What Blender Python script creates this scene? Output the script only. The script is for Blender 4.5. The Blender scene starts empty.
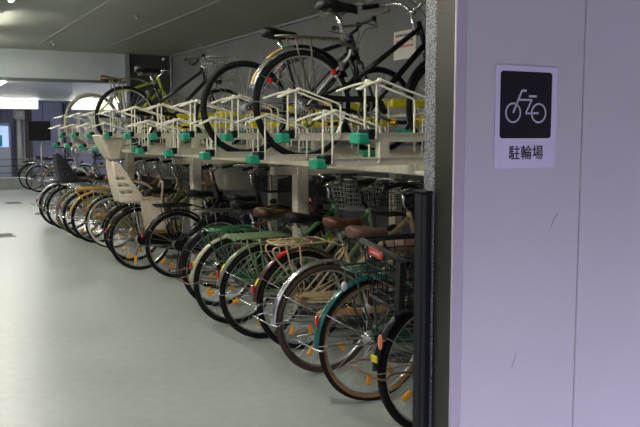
import bpy, math, random
from math import sin, cos, pi, radians, atan, sqrt
from mathutils import Vector
random.seed(7)
SC = bpy.context.scene
COL = SC.collection

# ------------------------------------------------------------------ materials
def lin(c):
    c = c / 255.0
    return c / 12.92 if c <= 0.04045 else ((c + 0.055) / 1.055) ** 2.4

def rgb(t):
    return (lin(t[0]), lin(t[1]), lin(t[2]), 1.0)

MATS = {}
def mat(name, col, rough=0.5, metal=0.0, var=0.12, scale=40.0, bump=0.0, bscale=300.0, coat=0.0, emit=None, estr=0.0, trans=0.0):
    if name in MATS:
        return MATS[name]
    m = bpy.data.materials.new(name)
    m.use_nodes = True
    nt = m.node_tree
    b = nt.nodes['Principled BSDF']
    c = rgb(col)
    tc = nt.nodes.new('ShaderNodeTexCoord')
    nz = nt.nodes.new('ShaderNodeTexNoise')
    nz.inputs['Scale'].default_value = scale
    nz.inputs['Detail'].default_value = 3
    nt.links.new(tc.outputs['Object'], nz.inputs['Vector'])
    rp = nt.nodes.new('ShaderNodeValToRGB')
    rp.color_ramp.elements[0].position = 0.3
    rp.color_ramp.elements[1].position = 0.7
    rp.color_ramp.elements[0].color = tuple(x * (1 - var) for x in c[:3]) + (1,)
    rp.color_ramp.elements[1].color = tuple(min(1, x * (1 + var)) for x in c[:3]) + (1,)
    nt.links.new(nz.outputs['Fac'], rp.inputs['Fac'])
    nt.links.new(rp.outputs['Color'], b.inputs['Base Color'])
    b.inputs['Roughness'].default_value = rough
    b.inputs['Metallic'].default_value = metal
    if max(col) < 50: b.inputs['Specular IOR Level'].default_value = 0.25
    if coat:
        b.inputs['Coat Weight'].default_value = coat
        b.inputs['Coat Roughness'].default_value = 0.15
    if trans:
        b.inputs['Transmission Weight'].default_value = trans
    if bump:
        n2 = nt.nodes.new('ShaderNodeTexNoise')
        n2.inputs['Scale'].default_value = bscale
        n2.inputs['Detail'].default_value = 4
        nt.links.new(tc.outputs['Object'], n2.inputs['Vector'])
        bp = nt.nodes.new('ShaderNodeBump')
        bp.inputs['Strength'].default_value = bump
        bp.inputs['Distance'].default_value = 0.004
        nt.links.new(n2.outputs['Fac'], bp.inputs['Height'])
        nt.links.new(bp.outputs['Normal'], b.inputs['Normal'])
    if emit:
        b.inputs['Emission Color'].default_value = rgb(emit)
        b.inputs['Emission Strength'].default_value = estr
    MATS[name] = m
    return m

RUB = mat('tyre_rubber', (17, 17, 18), 0.75)
RUBBROWN = mat('brown_tyre_rubber', (62, 46, 38), 0.8)
TANWALL = mat('tan_sidewall', (150, 112, 66), 0.8)
CREAMWALL = mat('cream_sidewall', (205, 200, 180), 0.7)
ALU = mat('aluminium', (200, 200, 200), 0.32, 0.9, 0.05)
CHROME = mat('chrome', (215, 215, 215), 0.25, 1.0, 0.03)
DULL = mat('dull_steel', (130, 128, 122), 0.45, 0.85)
BLK = mat('black_paint', (14, 14, 15), 0.35, 0.0, coat=0.15)
BLKPL = mat('black_plastic', (15, 15, 16), 0.5)
BLKLE = mat('black_leatherette', (14, 14, 15), 0.4, bump=0.15)
ORANGE = mat('orange_reflector', (245, 160, 30), 0.25, coat=0.6)
PEACH = mat('peach_reflector', (226, 132, 100), 0.3, coat=0.5)
RED = mat('red_reflector', (190, 25, 25), 0.25, coat=0.6)
YEL = mat('yellow_plastic', (236, 220, 20), 0.45)
YSTK = mat('yellow_sticker', (225, 220, 40), 0.4)
WHT = mat('white_plastic', (215, 213, 205), 0.4)
CREAMG = mat('cream_guide_paint', (228, 224, 204), 0.4, coat=0.3)
CREAM = mat('cream_rack_paint', (198, 192, 172), 0.45, coat=0.2)
GREENCAP = mat('green_plastic', (20, 140, 105), 0.4, coat=0.2)
BEIGE = mat('beige_paint', (196, 172, 132), 0.4, coat=0.3)
COPPER = mat('brown_steel', (120, 85, 62), 0.5, 0.5)

# ------------------------------------------------------------------ mesh builder
class MB:
    def __init__(s):
        s.v = []; s.f = []; s.mi = []; s.sm = []
    def add(s, vs, fs, mi=0, smooth=True):
        o = len(s.v)
        s.v.extend([tuple(p) for p in vs])
        for k, f in enumerate(fs):
            s.f.append(tuple(i + o for i in f))
            s.mi.append(mi if not isinstance(mi, list) else mi[k])
            s.sm.append(smooth)
        return s
    def box(s, x0, x1, y0, y1, z0, z1, mi=0):
        v = [(x0,y0,z0),(x1,y0,z0),(x1,y1,z0),(x0,y1,z0),(x0,y0,z1),(x1,y0,z1),(x1,y1,z1),(x0,y1,z1)]
        return s.add(v, [(0,3,2,1),(4,5,6,7),(0,1,5,4),(1,2,6,5),(2,3,7,6),(3,0,4,7)], mi, False)
    def bbox(s, x0, x1, y0, y1, z0, z1, b=0.004, mi=0):
        """box with chamfered edges"""
        X = (x0, x1); Y = (y0, y1); Z = (z0, z1)
        vs = []; idx = {}
        for i in (0, 1):
            for j in (0, 1):
                for k in (0, 1):
                    sx = b if i == 0 else -b; sy = b if j == 0 else -b; sz = b if k == 0 else -b
                    idx[(i,j,k,0)] = len(vs); vs.append((X[i], Y[j]+sy, Z[k]+sz))
                    idx[(i,j,k,1)] = len(vs); vs.append((X[i]+sx, Y[j], Z[k]+sz))
                    idx[(i,j,k,2)] = len(vs); vs.append((X[i]+sx, Y[j]+sy, Z[k]))
        g = lambda i, j, k, a: idx[(i, j, k, a)]
        fs = []
        for i in (0, 1):
            fs.append((g(i,0,0,0), g(i,1,0,0), g(i,1,1,0), g(i,0,1,0)))
            fs.append((g(0,i,0,1), g(1,i,0,1), g(1,i,1,1), g(0,i,1,1)))
            fs.append((g(0,0,i,2), g(1,0,i,2), g(1,1,i,2), g(0,1,i,2)))
        for i in (0, 1):
            for j in (0, 1):
                fs.append((g(i,j,0,0), g(i,j,1,0), g(i,j,1,1), g(i,j,0,1)))
                fs.append((g(i,0,j,0), g(i,1,j,0), g(i,1,j,2), g(i,0,j,2)))
                fs.append((g(0,i,j,1), g(1,i,j,1), g(1,i,j,2), g(0,i,j,2)))
                for k in (0, 1):
                    fs.append((g(i,j,k,0), g(i,j,k,1), g(i,j,k,2)))
        cx, cy, cz = (x0+x1)/2, (y0+y1)/2, (z0+z1)/2
        out = []
        for f in fs:
            p = [Vector(vs[q]) for q in f]
            n = (p[1]-p[0]).cross(p[2]-p[0])
            c = sum(p, Vector()) / len(p) - Vector((cx, cy, cz))
            out.append(f if n.dot(c) > 0 else tuple(reversed(f)))
        return s.add(vs, out, mi, False)
    def tube(s, pts, r, n=6, closed=False, mi=0, caps=True, flat=1.0):
        pts = [Vector(p) for p in pts]
        N = len(pts)
        rr = r if isinstance(r, (list, tuple)) else [r] * N
        vs = []; up = None
        for i, p in enumerate(pts):
            if closed:
                t = pts[(i+1) % N] - pts[i-1]
            else:
                t = pts[min(i+1, N-1)] - pts[max(i-1, 0)]
            if t.length < 1e-9: t = Vector((0, 0, 1))
            t.normalize()
            if up is None:
                up = Vector((0, 1, 0)) if abs(t.y) < 0.9 else Vector((1, 0, 0))
            u = up - t * up.dot(t)
            if u.length < 1e-4:
                u = Vector((0.3, 0.2, 1)); u = u - t * u.dot(t)
            u.normalize(); up = u
            w = t.cross(u)
            for k in range(n):
                a = 2 * pi * k / n
                vs.append(p + u * cos(a) * rr[i] + w * sin(a) * rr[i] * flat)
        fs = []
        for i in range(N if closed else N - 1):
            j = (i + 1) % N
            for k in range(n):
                l = (k + 1) % n
                fs.append((i*n+k, i*n+l, j*n+l, j*n+k))
        if not closed and caps:
            fs.append(tuple(reversed(range(n))))
            fs.append(tuple((N-1)*n + k for k in range(n)))
        return s.add(vs, fs, mi, True)
    def sweep(s, prof, angs, closed=False, mis=None, c=(0, 0, 0)):
        """profile = [(radius, y)...] closed loop, swept round the y axis"""
        n = len(prof); vs = []
        for a in angs:
            for r, y in prof:
                vs.append((c[0] + r*cos(a), c[1] + y, c[2] + r*sin(a)))
        fs = []; ml = []
        N = len(angs)
        for i in range(N if closed else N-1):
            j = (i+1) % N
            for k in range(n):
                l = (k+1) % n
                fs.append((i*n+k, i*n+l, j*n+l, j*n+k)); ml.append(mis[k] if mis else 0)
        if not closed:
            fs.append(tuple(reversed(range(n)))); ml.append(0)
            fs.append(tuple((N-1)*n+k for k in range(n))); ml.append(0)
        return s.add(vs, fs, ml, True)
    def lathe_y(s, prof, c, n=16, mi=0):
        """prof [(y,r)] round an axis along y through c"""
        vs = []
        for y, r in prof:
            for k in range(n):
                a = 2*pi*k/n
                vs.append((c[0] + r*cos(a), c[1] + y, c[2] + r*sin(a)))
        fs = []
        for i in range(len(prof)-1):
            for k in range(n):
                l = (k+1) % n
                fs.append((i*n+k, i*n+l, (i+1)*n+l, (i+1)*n+k))
        fs.append(tuple(reversed(range(n)))); fs.append(tuple((len(prof)-1)*n+k for k in range(n)))
        return s.add(vs, fs, mi, True)
    def shell(s, grid, th, mask=None, mi=0):
        """grid[i][j] of points -> solid curved sheet, with holes where mask(i,j) is false"""
        R = len(grid); Cn = len(grid[0])
        G = [[Vector(p) for p in row] for row in grid]
        vs = []
        for side in (0, 1):
            for i in range(R):
                for j in range(Cn):
                    du = G[min(i+1, R-1)][j] - G[max(i-1, 0)][j]
                    dv = G[i][min(j+1, Cn-1)] - G[i][max(j-1, 0)]
                    nn = du.cross(dv)
                    if nn.length > 0: nn.normalize()
                    vs.append(G[i][j] + nn * th * (0.5 - side))
        K = R*Cn; fs = []
        ok = lambda i, j: 0 <= i < R-1 and 0 <= j < Cn-1 and (mask is None or mask(i, j))
        for i in range(R-1):
            for j in range(Cn-1):
                if not ok(i, j): continue
                a, b, c, d = i*Cn+j, (i+1)*Cn+j, (i+1)*Cn+j+1, i*Cn+j+1
                fs.append((a, b, c, d)); fs.append((K+d, K+c, K+b, K+a))
                for (ni, nj, p, q) in ((i-1, j, a, d), (i+1, j, c, b), (i, j-1, b, a), (i, j+1, d, c)):
                    if not ok(ni, nj):
                        fs.append((p, q, K+q, K+p))
        return s.add(vs, fs, mi, True)
    def prism_y(s, pts, y0, y1, mi=0):
        n = len(pts)
        vs = [(x, y0, z) for x, z in pts] + [(x, y1, z) for x, z in pts]
        fs = [tuple(range(n)), tuple(reversed(range(n, 2*n)))]
        for k in range(n):
            l = (k+1) % n
            fs.append((k, k+n, l+n, l))
        return s.add(vs, fs, mi, False)
    def blob(s, c, r, n=10, m=8, mi=0):
        vs = []; fs = []
        for i in range(m+1):
            t = pi*i/m
            for k in range(n):
                a = 2*pi*k/n
                vs.append((c[0]+r[0]*sin(t)*cos(a), c[1]+r[1]*sin(t)*sin(a), c[2]+r[2]*cos(t)))
        for i in range(m):
            for k in range(n):
                l = (k+1) % n
                fs.append((i*n+k, (i+1)*n+k, (i+1)*n+l, i*n+l))
        return s.add(vs, fs, mi, True)
    def mesh(s, name, mats):
        me = bpy.data.meshes.new(name)
        me.from_pydata(s.v, [], s.f)
        for m in (mats if isinstance(mats, (list, tuple)) else [mats]):
            me.materials.append(m)
        me.polygons.foreach_set('material_index', s.mi)
        me.polygons.foreach_set('use_smooth', s.sm)
        me.validate(); me.update()
        return me

def curve(P, n=8):
    """Catmull-Rom through points"""
    P = [Vector(p) for p in P]
    out = []
    for i in range(len(P)-1):
        a = P[i-1] if i else P[0]*2 - P[1]
        b, c = P[i], P[i+1]
        d = P[i+2] if i+2 < len(P) else P[-1]*2 - P[-2]
        for k in range(n):
            t = k/n
            out.append(0.5*((2*b) + (c-a)*t + (2*a-5*b+4*c-d)*t*t + (3*b-a-3*c+d)*t**3))
    out.append(P[-1])
    return out

def link(name, me, parent=None, loc=(0, 0, 0), rot=(0, 0, 0)):
    o = bpy.data.objects.new(name, me)
    COL.objects.link(o)
    o.location = loc; o.rotation_euler = rot
    if parent is not None: o.parent = parent
    return o
def tag(o, label=None, cat=None, group=None, kind=None):
    if label: o['label'] = label
    if cat: o['category'] = cat
    if group: o['group'] = group
    if kind: o['kind'] = kind
    return o
def thing(name, label, cat, loc=(0, 0, 0), rz=0, group=None):
    o = bpy.data.objects.new(name, None)
    COL.objects.link(o); o.location = loc; o.rotation_euler = (0, 0, rz)
    o.empty_display_size = 0.1
    return tag(o, label, cat, group)
CACHE = {}
def cached(key, fn):
    if key not in CACHE: CACHE[key] = fn()
    return CACHE[key]

# ------------------------------------------------------------------ bicycle pieces
R = 0.335
def key_of(m): return m.name if not isinstance(m, (list, tuple)) else tuple(x.name for x in m)

def m_rim(m):
    def f():
        b = MB(); N = 64
        b.sweep([(0.291, -0.010), (0.311, -0.013), (0.313, 0.0), (0.311, 0.013), (0.291, 0.010), (0.287, 0)], [2*pi*k/N for k in range(N)], True)
        return b.mesh('rim', m)
    return cached(('rim', key_of(m)), f)
def m_tyre(tread, side, w=0.0205):
    def f():
        b = MB(); N = 64; P = []; mi = []
        for k in range(12):
            a = 2*pi*(k)/12
            P.append((0.335 - w + w*cos(a), w*sin(a)))
            mi.append(0 if (k < 3 or k >= 9) else 1)
        b.sweep(P, [2*pi*k/N for k in range(N)], True, mi)
        return b.mesh('tyre', [tread, side])
    return cached(('tyre', tread.name, side.name, w), f)
def m_spokes():
    def f():
        b = MB()
        for k in range(32):
            sd = 1 if k % 2 else -1
            a = 2*pi*k/32
            off = radians(62) * (1 if (k//2) % 2 else -1)
            h = a + off
            b.tube([(0.026*cos(h), sd*0.03, 0.026*sin(h)), (0.292*cos(a), 0.0, 0.292*sin(a))], 0.0015, 3, caps=False)
        return b.mesh('spokes', ALU)
    return cached('spokes', f)
def m_hub(rear, m):
    def f():
        b = MB()
        b.lathe_y([(-0.062, 0.006), (-0.05, 0.006), (-0.05, 0.014), (-0.034, 0.014), (-0.033, 0.03), (-0.029, 0.03), (-0.028, 0.016), (0.028, 0.016), (0.029, 0.03), (0.033, 0.03), (0.034, 0.014), (0.05, 0.014), (0.05, 0.006), (0.062, 0.006)], (0, 0, 0), 14)
        if rear:
            b.lathe_y([(-0.045, 0.02), (-0.045, 0.036), (-0.042, 0.038), (-0.040, 0.02)], (0, 0, 0), 18)
            b.lathe_y([(0.036, 0.045), (0.05, 0.043), (0.052, 0.03)], (0, 0, 0), 18)
        return b.mesh('hub', m)
    return cached(('hub', rear, key_of(m)), f)
def m_reflector(m):
    def f():
        b = MB(); b.bbox(-0.030, 0.030, -0.008, 0.008, -0.015, 0.015, 0.004)
        return b.mesh('reflector', m)
    return cached(('refl', key_of(m)), f)
def m_fender(m, a0, a1, w=0.024, r=0.347):
    def f():
        b = MB(); n = int((a1-a0)/5)+2
        angs = [radians(a0 + (a1-a0)*k/(n-1)) for k in range(n)]
        o = [(r, -w), (r+0.010, -w*0.8), (r+0.017, -w*0.35), (r+0.018, 0), (r+0.017, w*0.35), (r+0.010, w*0.8), (r, w)]
        i = [(x-0.0022, y*0.93) for x, y in reversed(o)]
        b.sweep(o+i, angs)
        return b.mesh('fender', m)
    return cached(('fender', key_of(m), a0, a1, w), f)

BB = (0.45, 0, 0.285)
H0 = (0.918, 0, 0.715); H1 = (0.852, 0, 0.895)
ST = (0.315, 0, 0.70)
def m_frame(style, m):
    def f():
        b = MB()
        b.tube([H0, H1], 0.019, 10)
        b.tube([BB, ST], 0.0155, 8)
        b.lathe_y([(-0.036, 0.021), (0.036, 0.021)], BB, 12)
        for s in (1, -1):
            b.tube([(0.40, s*0.025, 0.288), (0.33, s*0.04, 0.30), (0.0, s*0.058, 0.335)], 0.009, 6)
            b.tube([(0.32, s*0.018, 0.665), (0.29, s*0.03, 0.63), (0.0, s*0.058, 0.335)], 0.007, 6)
            b.lathe_y([(-0.003, 0.016), (0.003, 0.016)], (0, s*0.058, 0.335), 10)
        b.tube([(0.30, -0.03, 0.64), (0.30, 0.03, 0.64)], 0.006, 6)
        if style == 'step':      # low curved single loop pair
            b.tube(curve([(0.905, 0, 0.745), (0.80, 0, 0.52), (0.66, 0, 0.355), (0.46, 0, 0.285)]), 0.018, 8)
            b.tube(curve([(0.882, 0, 0.81), (0.76, 0, 0.60), (0.60, 0, 0.455), (0.405, 0, 0.42)]), 0.014, 8)
        elif style == 'twin':    # two straight parallel tubes, mixte
            b.tube([(0.905, 0, 0.745), (0.46, 0, 0.295)], 0.021, 8)
            b.tube([(0.868, 0, 0.855), (0.375, 0, 0.50)], 0.018, 8)
            for s in (1, -1):
                b.tube([(0.375, s*0.016, 0.50), (0.0, s*0.058, 0.335)], 0.006, 6)
        elif style == 'diamond':
            b.tube([(0.905, 0, 0.745), (0.455, 0, 0.295)], 0.019, 8)
            b.tube([(0.868, 0, 0.85), (0.325, 0, 0.665)], 0.016, 8)
        elif style == 'battery':
            b.tube(curve([(0.905, 0, 0.745), (0.78, 0, 0.50), (0.64, 0, 0.34), (0.46, 0, 0.28)]), 0.024, 8)
        return b.mesh('frame', m)
    return cached(('frame', style, key_of(m)), f)
def m_fork(m):
    def f():
        b = MB()
        b.tube([H0, (0.928, 0, 0.69)], 0.017, 8)
        b.tube([(0.928, -0.045, 0.688), (0.928, 0.045, 0.688)], 0.012, 8)
        for s in (1, -1):
            b.tube(curve([(0.928, s*0.045, 0.69), (0.985, s*0.05, 0.53), (1.035, s*0.053, 0.41), (1.10, s*0.055, 0.335)], 4), [0.011]*5+[0.010]*4+[0.008]*3+[0.007], 7)
        return b.mesh('fork', m)
    return cached(('fork', key_of(m)), f)
BAR = {'swept': [(0.80, 0, 1.04), (0.815, 0.06, 1.07), (0.815, 0.16, 1.115), (0.76, 0.255, 1.12), (0.64, 0.285, 1.10), (0.60, 0.288, 1.095)],
       'flat': [(0.82, 0, 0.97), (0.815, 0.10, 0.975), (0.80, 0.20, 0.98), (0.785, 0.27, 0.98), (0.78, 0.285, 0.98), (0.775, 0.30, 0.98)]}
def bar_pts(kind, s):
    return curve([(x, y*s, z) for x, y, z in BAR[kind]], 5)
def bxm(kind): return 0.10 if kind == 'flat' else 0.0
def m_bar(kind, m):
    def f():
        b = MB()
        b.tube([(H1[0]-bxm(kind), 0, H1[2]), (0.815, 0, 0.94), (BAR[kind][0][0], 0, BAR[kind][0][2])], [0.013, 0.012, 0.014], 8)
        b.lathe_y([(-0.022, 0.019), (0.022, 0.019)], BAR[kind][0], 10)
        for s in (1, -1):
            b.tube(bar_pts(kind, s), 0.011, 7)
        return b.mesh('handlebar', m)
    return cached(('bar', kind, key_of(m)), f)
def m_grip(kind, s, m):
    def f():
        b = MB(); p = bar_pts(kind, s)[-9:]
        p = p + [p[-1] + (p[-1]-p[-2])*0.4]
        b.tube(p, [0.018] + [0.0165]*(len(p)-2) + [0.019], 8)
        return b.mesh('grip', m)
    return cached(('grip', kind, s, key_of(m)), f)
def m_brake(kind, s):
    def f():
        b = MB(); p = bar_pts(kind, s)
        a = Vector(p[-11]); t = Vector(p[-1])
        b.tube([a + Vector((0, 0, 0)), a + Vector((0.02, 0, -0.02)), a + Vector((0.03, 0, -0.04))], 0.010, 6)
        d = t - a
        b.tube([a + Vector((0.03, 0, -0.04)), a + d*0.3 + Vector((0.035, 0, -0.05)), a + d*0.9 + Vector((0.02, 0, -0.045))], [0.007, 0.006, 0.007], 6)
        return b.mesh('brake_lever', DULL)
    return cached(('brake', kind, s), f)
def m_cable(kind, v):
    def f():
        b = MB(); rn = random.Random(v)
        for s in (1, -1):
            a = Vector(bar_pts(kind, s)[-11]) + Vector((0.03, 0, -0.03))
            b.tube(curve([a, a + Vector((0.13, -s*0.04, -0.02)), (0.93 + rn.uniform(-.02, .03), s*0.05, 0.93), (0.91, s*0.02, 0.80), (0.94, s*0.02, 0.68)], 6), 0.003, 4)
        return b.mesh('brake_cable', BLKPL)
    return cached(('cable', kind, v), f)
def m_bell():
    def f():
        b = MB(); b.blob((0.805, -0.10, 1.115), (0.024, 0.024, 0.018)); return b.mesh('bell', CHROME)
    return cached('bell', f)
def m_seatpost(m):
    return cached(('seatpost', key_of(m)), lambda: MB().tube([(0.34, 0, 0.63), (0.265, 0, 0.82)], 0.0128, 8).tube([(0.317, 0, 0.688), (0.313, 0, 0.703)], 0.021, 8).mesh('seat_post', m))
def m_saddle(m, wide=0.10, patches=False):
    def f():
        b = MB()
        xs = [-0.135, -0.125, -0.10, -0.05, 0.0, 0.05, 0.10, 0.13, 0.142]
        ws = [0.35, 0.72, 0.95, 1.0, 0.80, 0.48, 0.32, 0.26, 0.12]
        zs = [0.010, 0.022, 0.028, 0.022, 0.012, 0.006, 0.004, 0.0, -0.012]
        n = 14; vs = []; fs = []
        for x, w, z in zip(xs, ws, zs):
            W = wide*w
            for k in range(n):
                a = 2*pi*k/n
                y = W*cos(a); zz = sin(a)
                vs.append((0.245 + x, y, 0.845 + z + (0.020*zz if zz > 0 else 0.062*zz*(0.4+w*0.6)) - 0.012*(abs(cos(a))**3)))
        for i in range(len(xs)-1):
            for k in range(n):
                l = (k+1) % n
                fs.append((i*n+k, i*n+l, (i+1)*n+l, (i+1)*n+k))
        fs.append(tuple(reversed(range(n)))); fs.append(tuple((len(xs)-1)*n+k for k in range(n)))
        ml = []
        for f_ in fs:
            c = sum((Vector(vs[i]) for i in f_), Vector())/len(f_)
            ml.append(1 if patches and (c.z < 0.842 or c.x < 0.13 or c.x > 0.34) else 0)
        b.add(vs, fs, ml)
        return b.mesh('saddle', [m, TANPATCH] if patches else [m])
    return cached(('saddle', key_of(m), wide, patches), f)
TANPATCH = mat('worn_tan_leather', (196, 150, 78), 0.7, var=0.4, scale=60)
def m_springs():
    def f():
        b = MB()
        for s in (1, -1):
            P = []
            for k in range(41):
                a = k*2*pi*4/40
                P.append((0.165 + 0.014*cos(a), s*0.05 + 0.014*sin(a), 0.785 + 0.045*k/40))
            b.tube(P, 0.0028, 4)
            b.tube([(0.15, s*0.045, 0.785), (0.265, s*0.022, 0.80), (0.37, s*0.012, 0.835)], 0.0035, 5)
        b.box(0.245, 0.285, -0.028, 0.028, 0.79, 0.815)
        return b.mesh('saddle_spring', DULL)
    return cached('springs', f)
def stadium(c0, r0, c1, r1, n=12):
    P = []
    d = math.atan2(c1[1]-c0[1], c1[0]-c0[0])
    for k in range(n+1):
        a = d + pi/2 + pi*k/n
        P.append((c0[0]+r0*cos(a), c0[1]+r0*sin(a)))
    for k in range(n+1):
        a = d - pi/2 + pi*k/n
        P.append((c1[0]+r1*cos(a), c1[1]+r1*sin(a)))
    return P
def m_chainguard(kind, m):
    def f():
        b = MB()
        if kind == 'full':
            b.prism_y(stadium((0, 0.335), 0.055, (0.45, 0.285), 0.105), -0.078, -0.052)
            b.prism_y(stadium((0.02, 0.333), 0.035, (0.45, 0.285), 0.08), -0.082, -0.078)
        else:
            pts = [(-0.06, 0.375), (0.0, 0.40), (0.25, 0.388), (0.45, 0.395), (0.53, 0.365), (0.565, 0.30), (0.55, 0.28), (0.53, 0.30), (0.50, 0.345), (0.45, 0.360), (0.25, 0.352), (0.0, 0.368)]
            b.prism_y(pts, -0.082, -0.050)
        return b.mesh('chain_guard', m)
    return cached(('cg', kind, key_of(m)), f)
def m_crank(m):
    def f():
        b = MB()
        N = 32
        b.sweep([(0.072, -0.050), (0.088, -0.050), (0.088, -0.046), (0.072, -0.046)], [2*pi*k/N for k in range(N)], True, c=(BB[0], 0, BB[2]))
        for k in range(5):
            a = 2*pi*k/5
            b.tube([(BB[0], -0.048, BB[2]), (BB[0]+0.075*cos(a), -0.048, BB[2]+0.075*sin(a))], 0.006, 5)
        b.lathe_y([(-0.085, 0.015), (0.085, 0.015)], BB, 10)
        a = radians(-20)
        b.tube([(BB[0], -0.088, BB[2]), (BB[0]+0.165*cos(a), -0.095, BB[2]+0.165*sin(a))], [0.014, 0.010], 8)
        b.tube([(BB[0], 0.088, BB[2]), (BB[0]-0.165*cos(a), 0.095, BB[2]-0.165*sin(a))], [0.014, 0.010], 8)
        # chain
        b.tube([(0, -0.043, 0.371), (0.43, -0.048, 0.372)], 0.004, 4)
        b.tube([(0, -0.043, 0.299), (0.44, -0.048, 0.198)], 0.004, 4)
        return b.mesh('crankset', m)
    return cached(('crank', key_of(m)), f)
def m_pedal():
    def f():
        b = MB()
        b.bbox(-0.04, 0.04, -0.045, 0.045, -0.012, 0.012, 0.004, 0)
        b.bbox(-0.043, -0.039, -0.03, 0.03, -0.009, 0.009, 0.001, 1)
        b.bbox(0.039, 0.043, -0.03, 0.03, -0.009, 0.009, 0.001, 1)
        return b.mesh('pedal', [BLKPL, ORANGE])
    return cached('pedal', f)
def m_rack(kind, m):
    def f():
        b = MB()
        z = 0.745; w = 0.078
        if kind == 'slats':
            x0, x1 = -0.27, 0.17
            for k in range(5):
                y = -w + 2*w*k/4
                b.tube(curve([(x0+0.03*abs(k-2)/2, y, z-0.004), (x0+0.08, y, z), (x1, y, z)], 4), 0.0075, 6)
            for x in (x0+0.02, x0+0.15, x1):
                b.tube([(x, -w, z-0.012), (x, w, z-0.012)], 0.006, 5)
            zz = z - 0.01
        else:
            zz = z
            x0, x1 = (-0.24, 0.14) if kind != 'short' else (-0.18, 0.10)
            loop = []
            rc = 0.045
            for cxx, cyy, a0 in ((x1-rc, w-rc+0.01, 0), (x0+rc, w-rc+0.01, 90), (x0+rc, -w+rc-0.01, 180), (x1-rc, -w+rc-0.01, 270)):
                for q in range(5):
                    a = radians(a0 + 90*q/4)
                    loop.append((cxx + rc*cos(a), cyy + rc*sin(a), z))
            b.tube(loop, 0.0065, 7, True)
            for y in ((-0.022, 0.022) if kind != 'wide' else (-0.035, 0, 0.035)):
                b.tube([(x0+0.004, y, z), (x1-0.004, y, z)], 0.0038, 5)
            for x in (x0+0.10, x1-0.10):
                b.tube([(x, -w, z-0.004), (x, w, z-0.004)], 0.0038, 5)
            if kind == 'drop':
                for s in (1, -1):
                    b.tube(curve([(x0+0.10, s*0.06, z), (x0-0.005, s*0.058, z-0.03), (x0+0.02, s*0.055, z-0.10), (x0+0.10, s*0.053, z-0.19)], 5), 0.0065, 6)
        for s in (1, -1):
            b.tube([(0.0, s*0.066, 0.335), (-0.045, s*0.066, 0.62), (-0.06, s*0.060, zz)], 0.006, 6)
            b.tube([(-0.012, s*0.066, 0.345), (-0.13, s*0.066, 0.62), (-0.16, s*0.060, zz)], 0.0055, 6)
            b.tube([(x1-0.01, s*0.05, zz), (0.27, s*0.025, 0.70), (0.31, s*0.018, 0.69)], 0.005, 5)
        return b.mesh('rear_rack', m)
    return cached(('rack', kind, key_of(m)), f)
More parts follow.
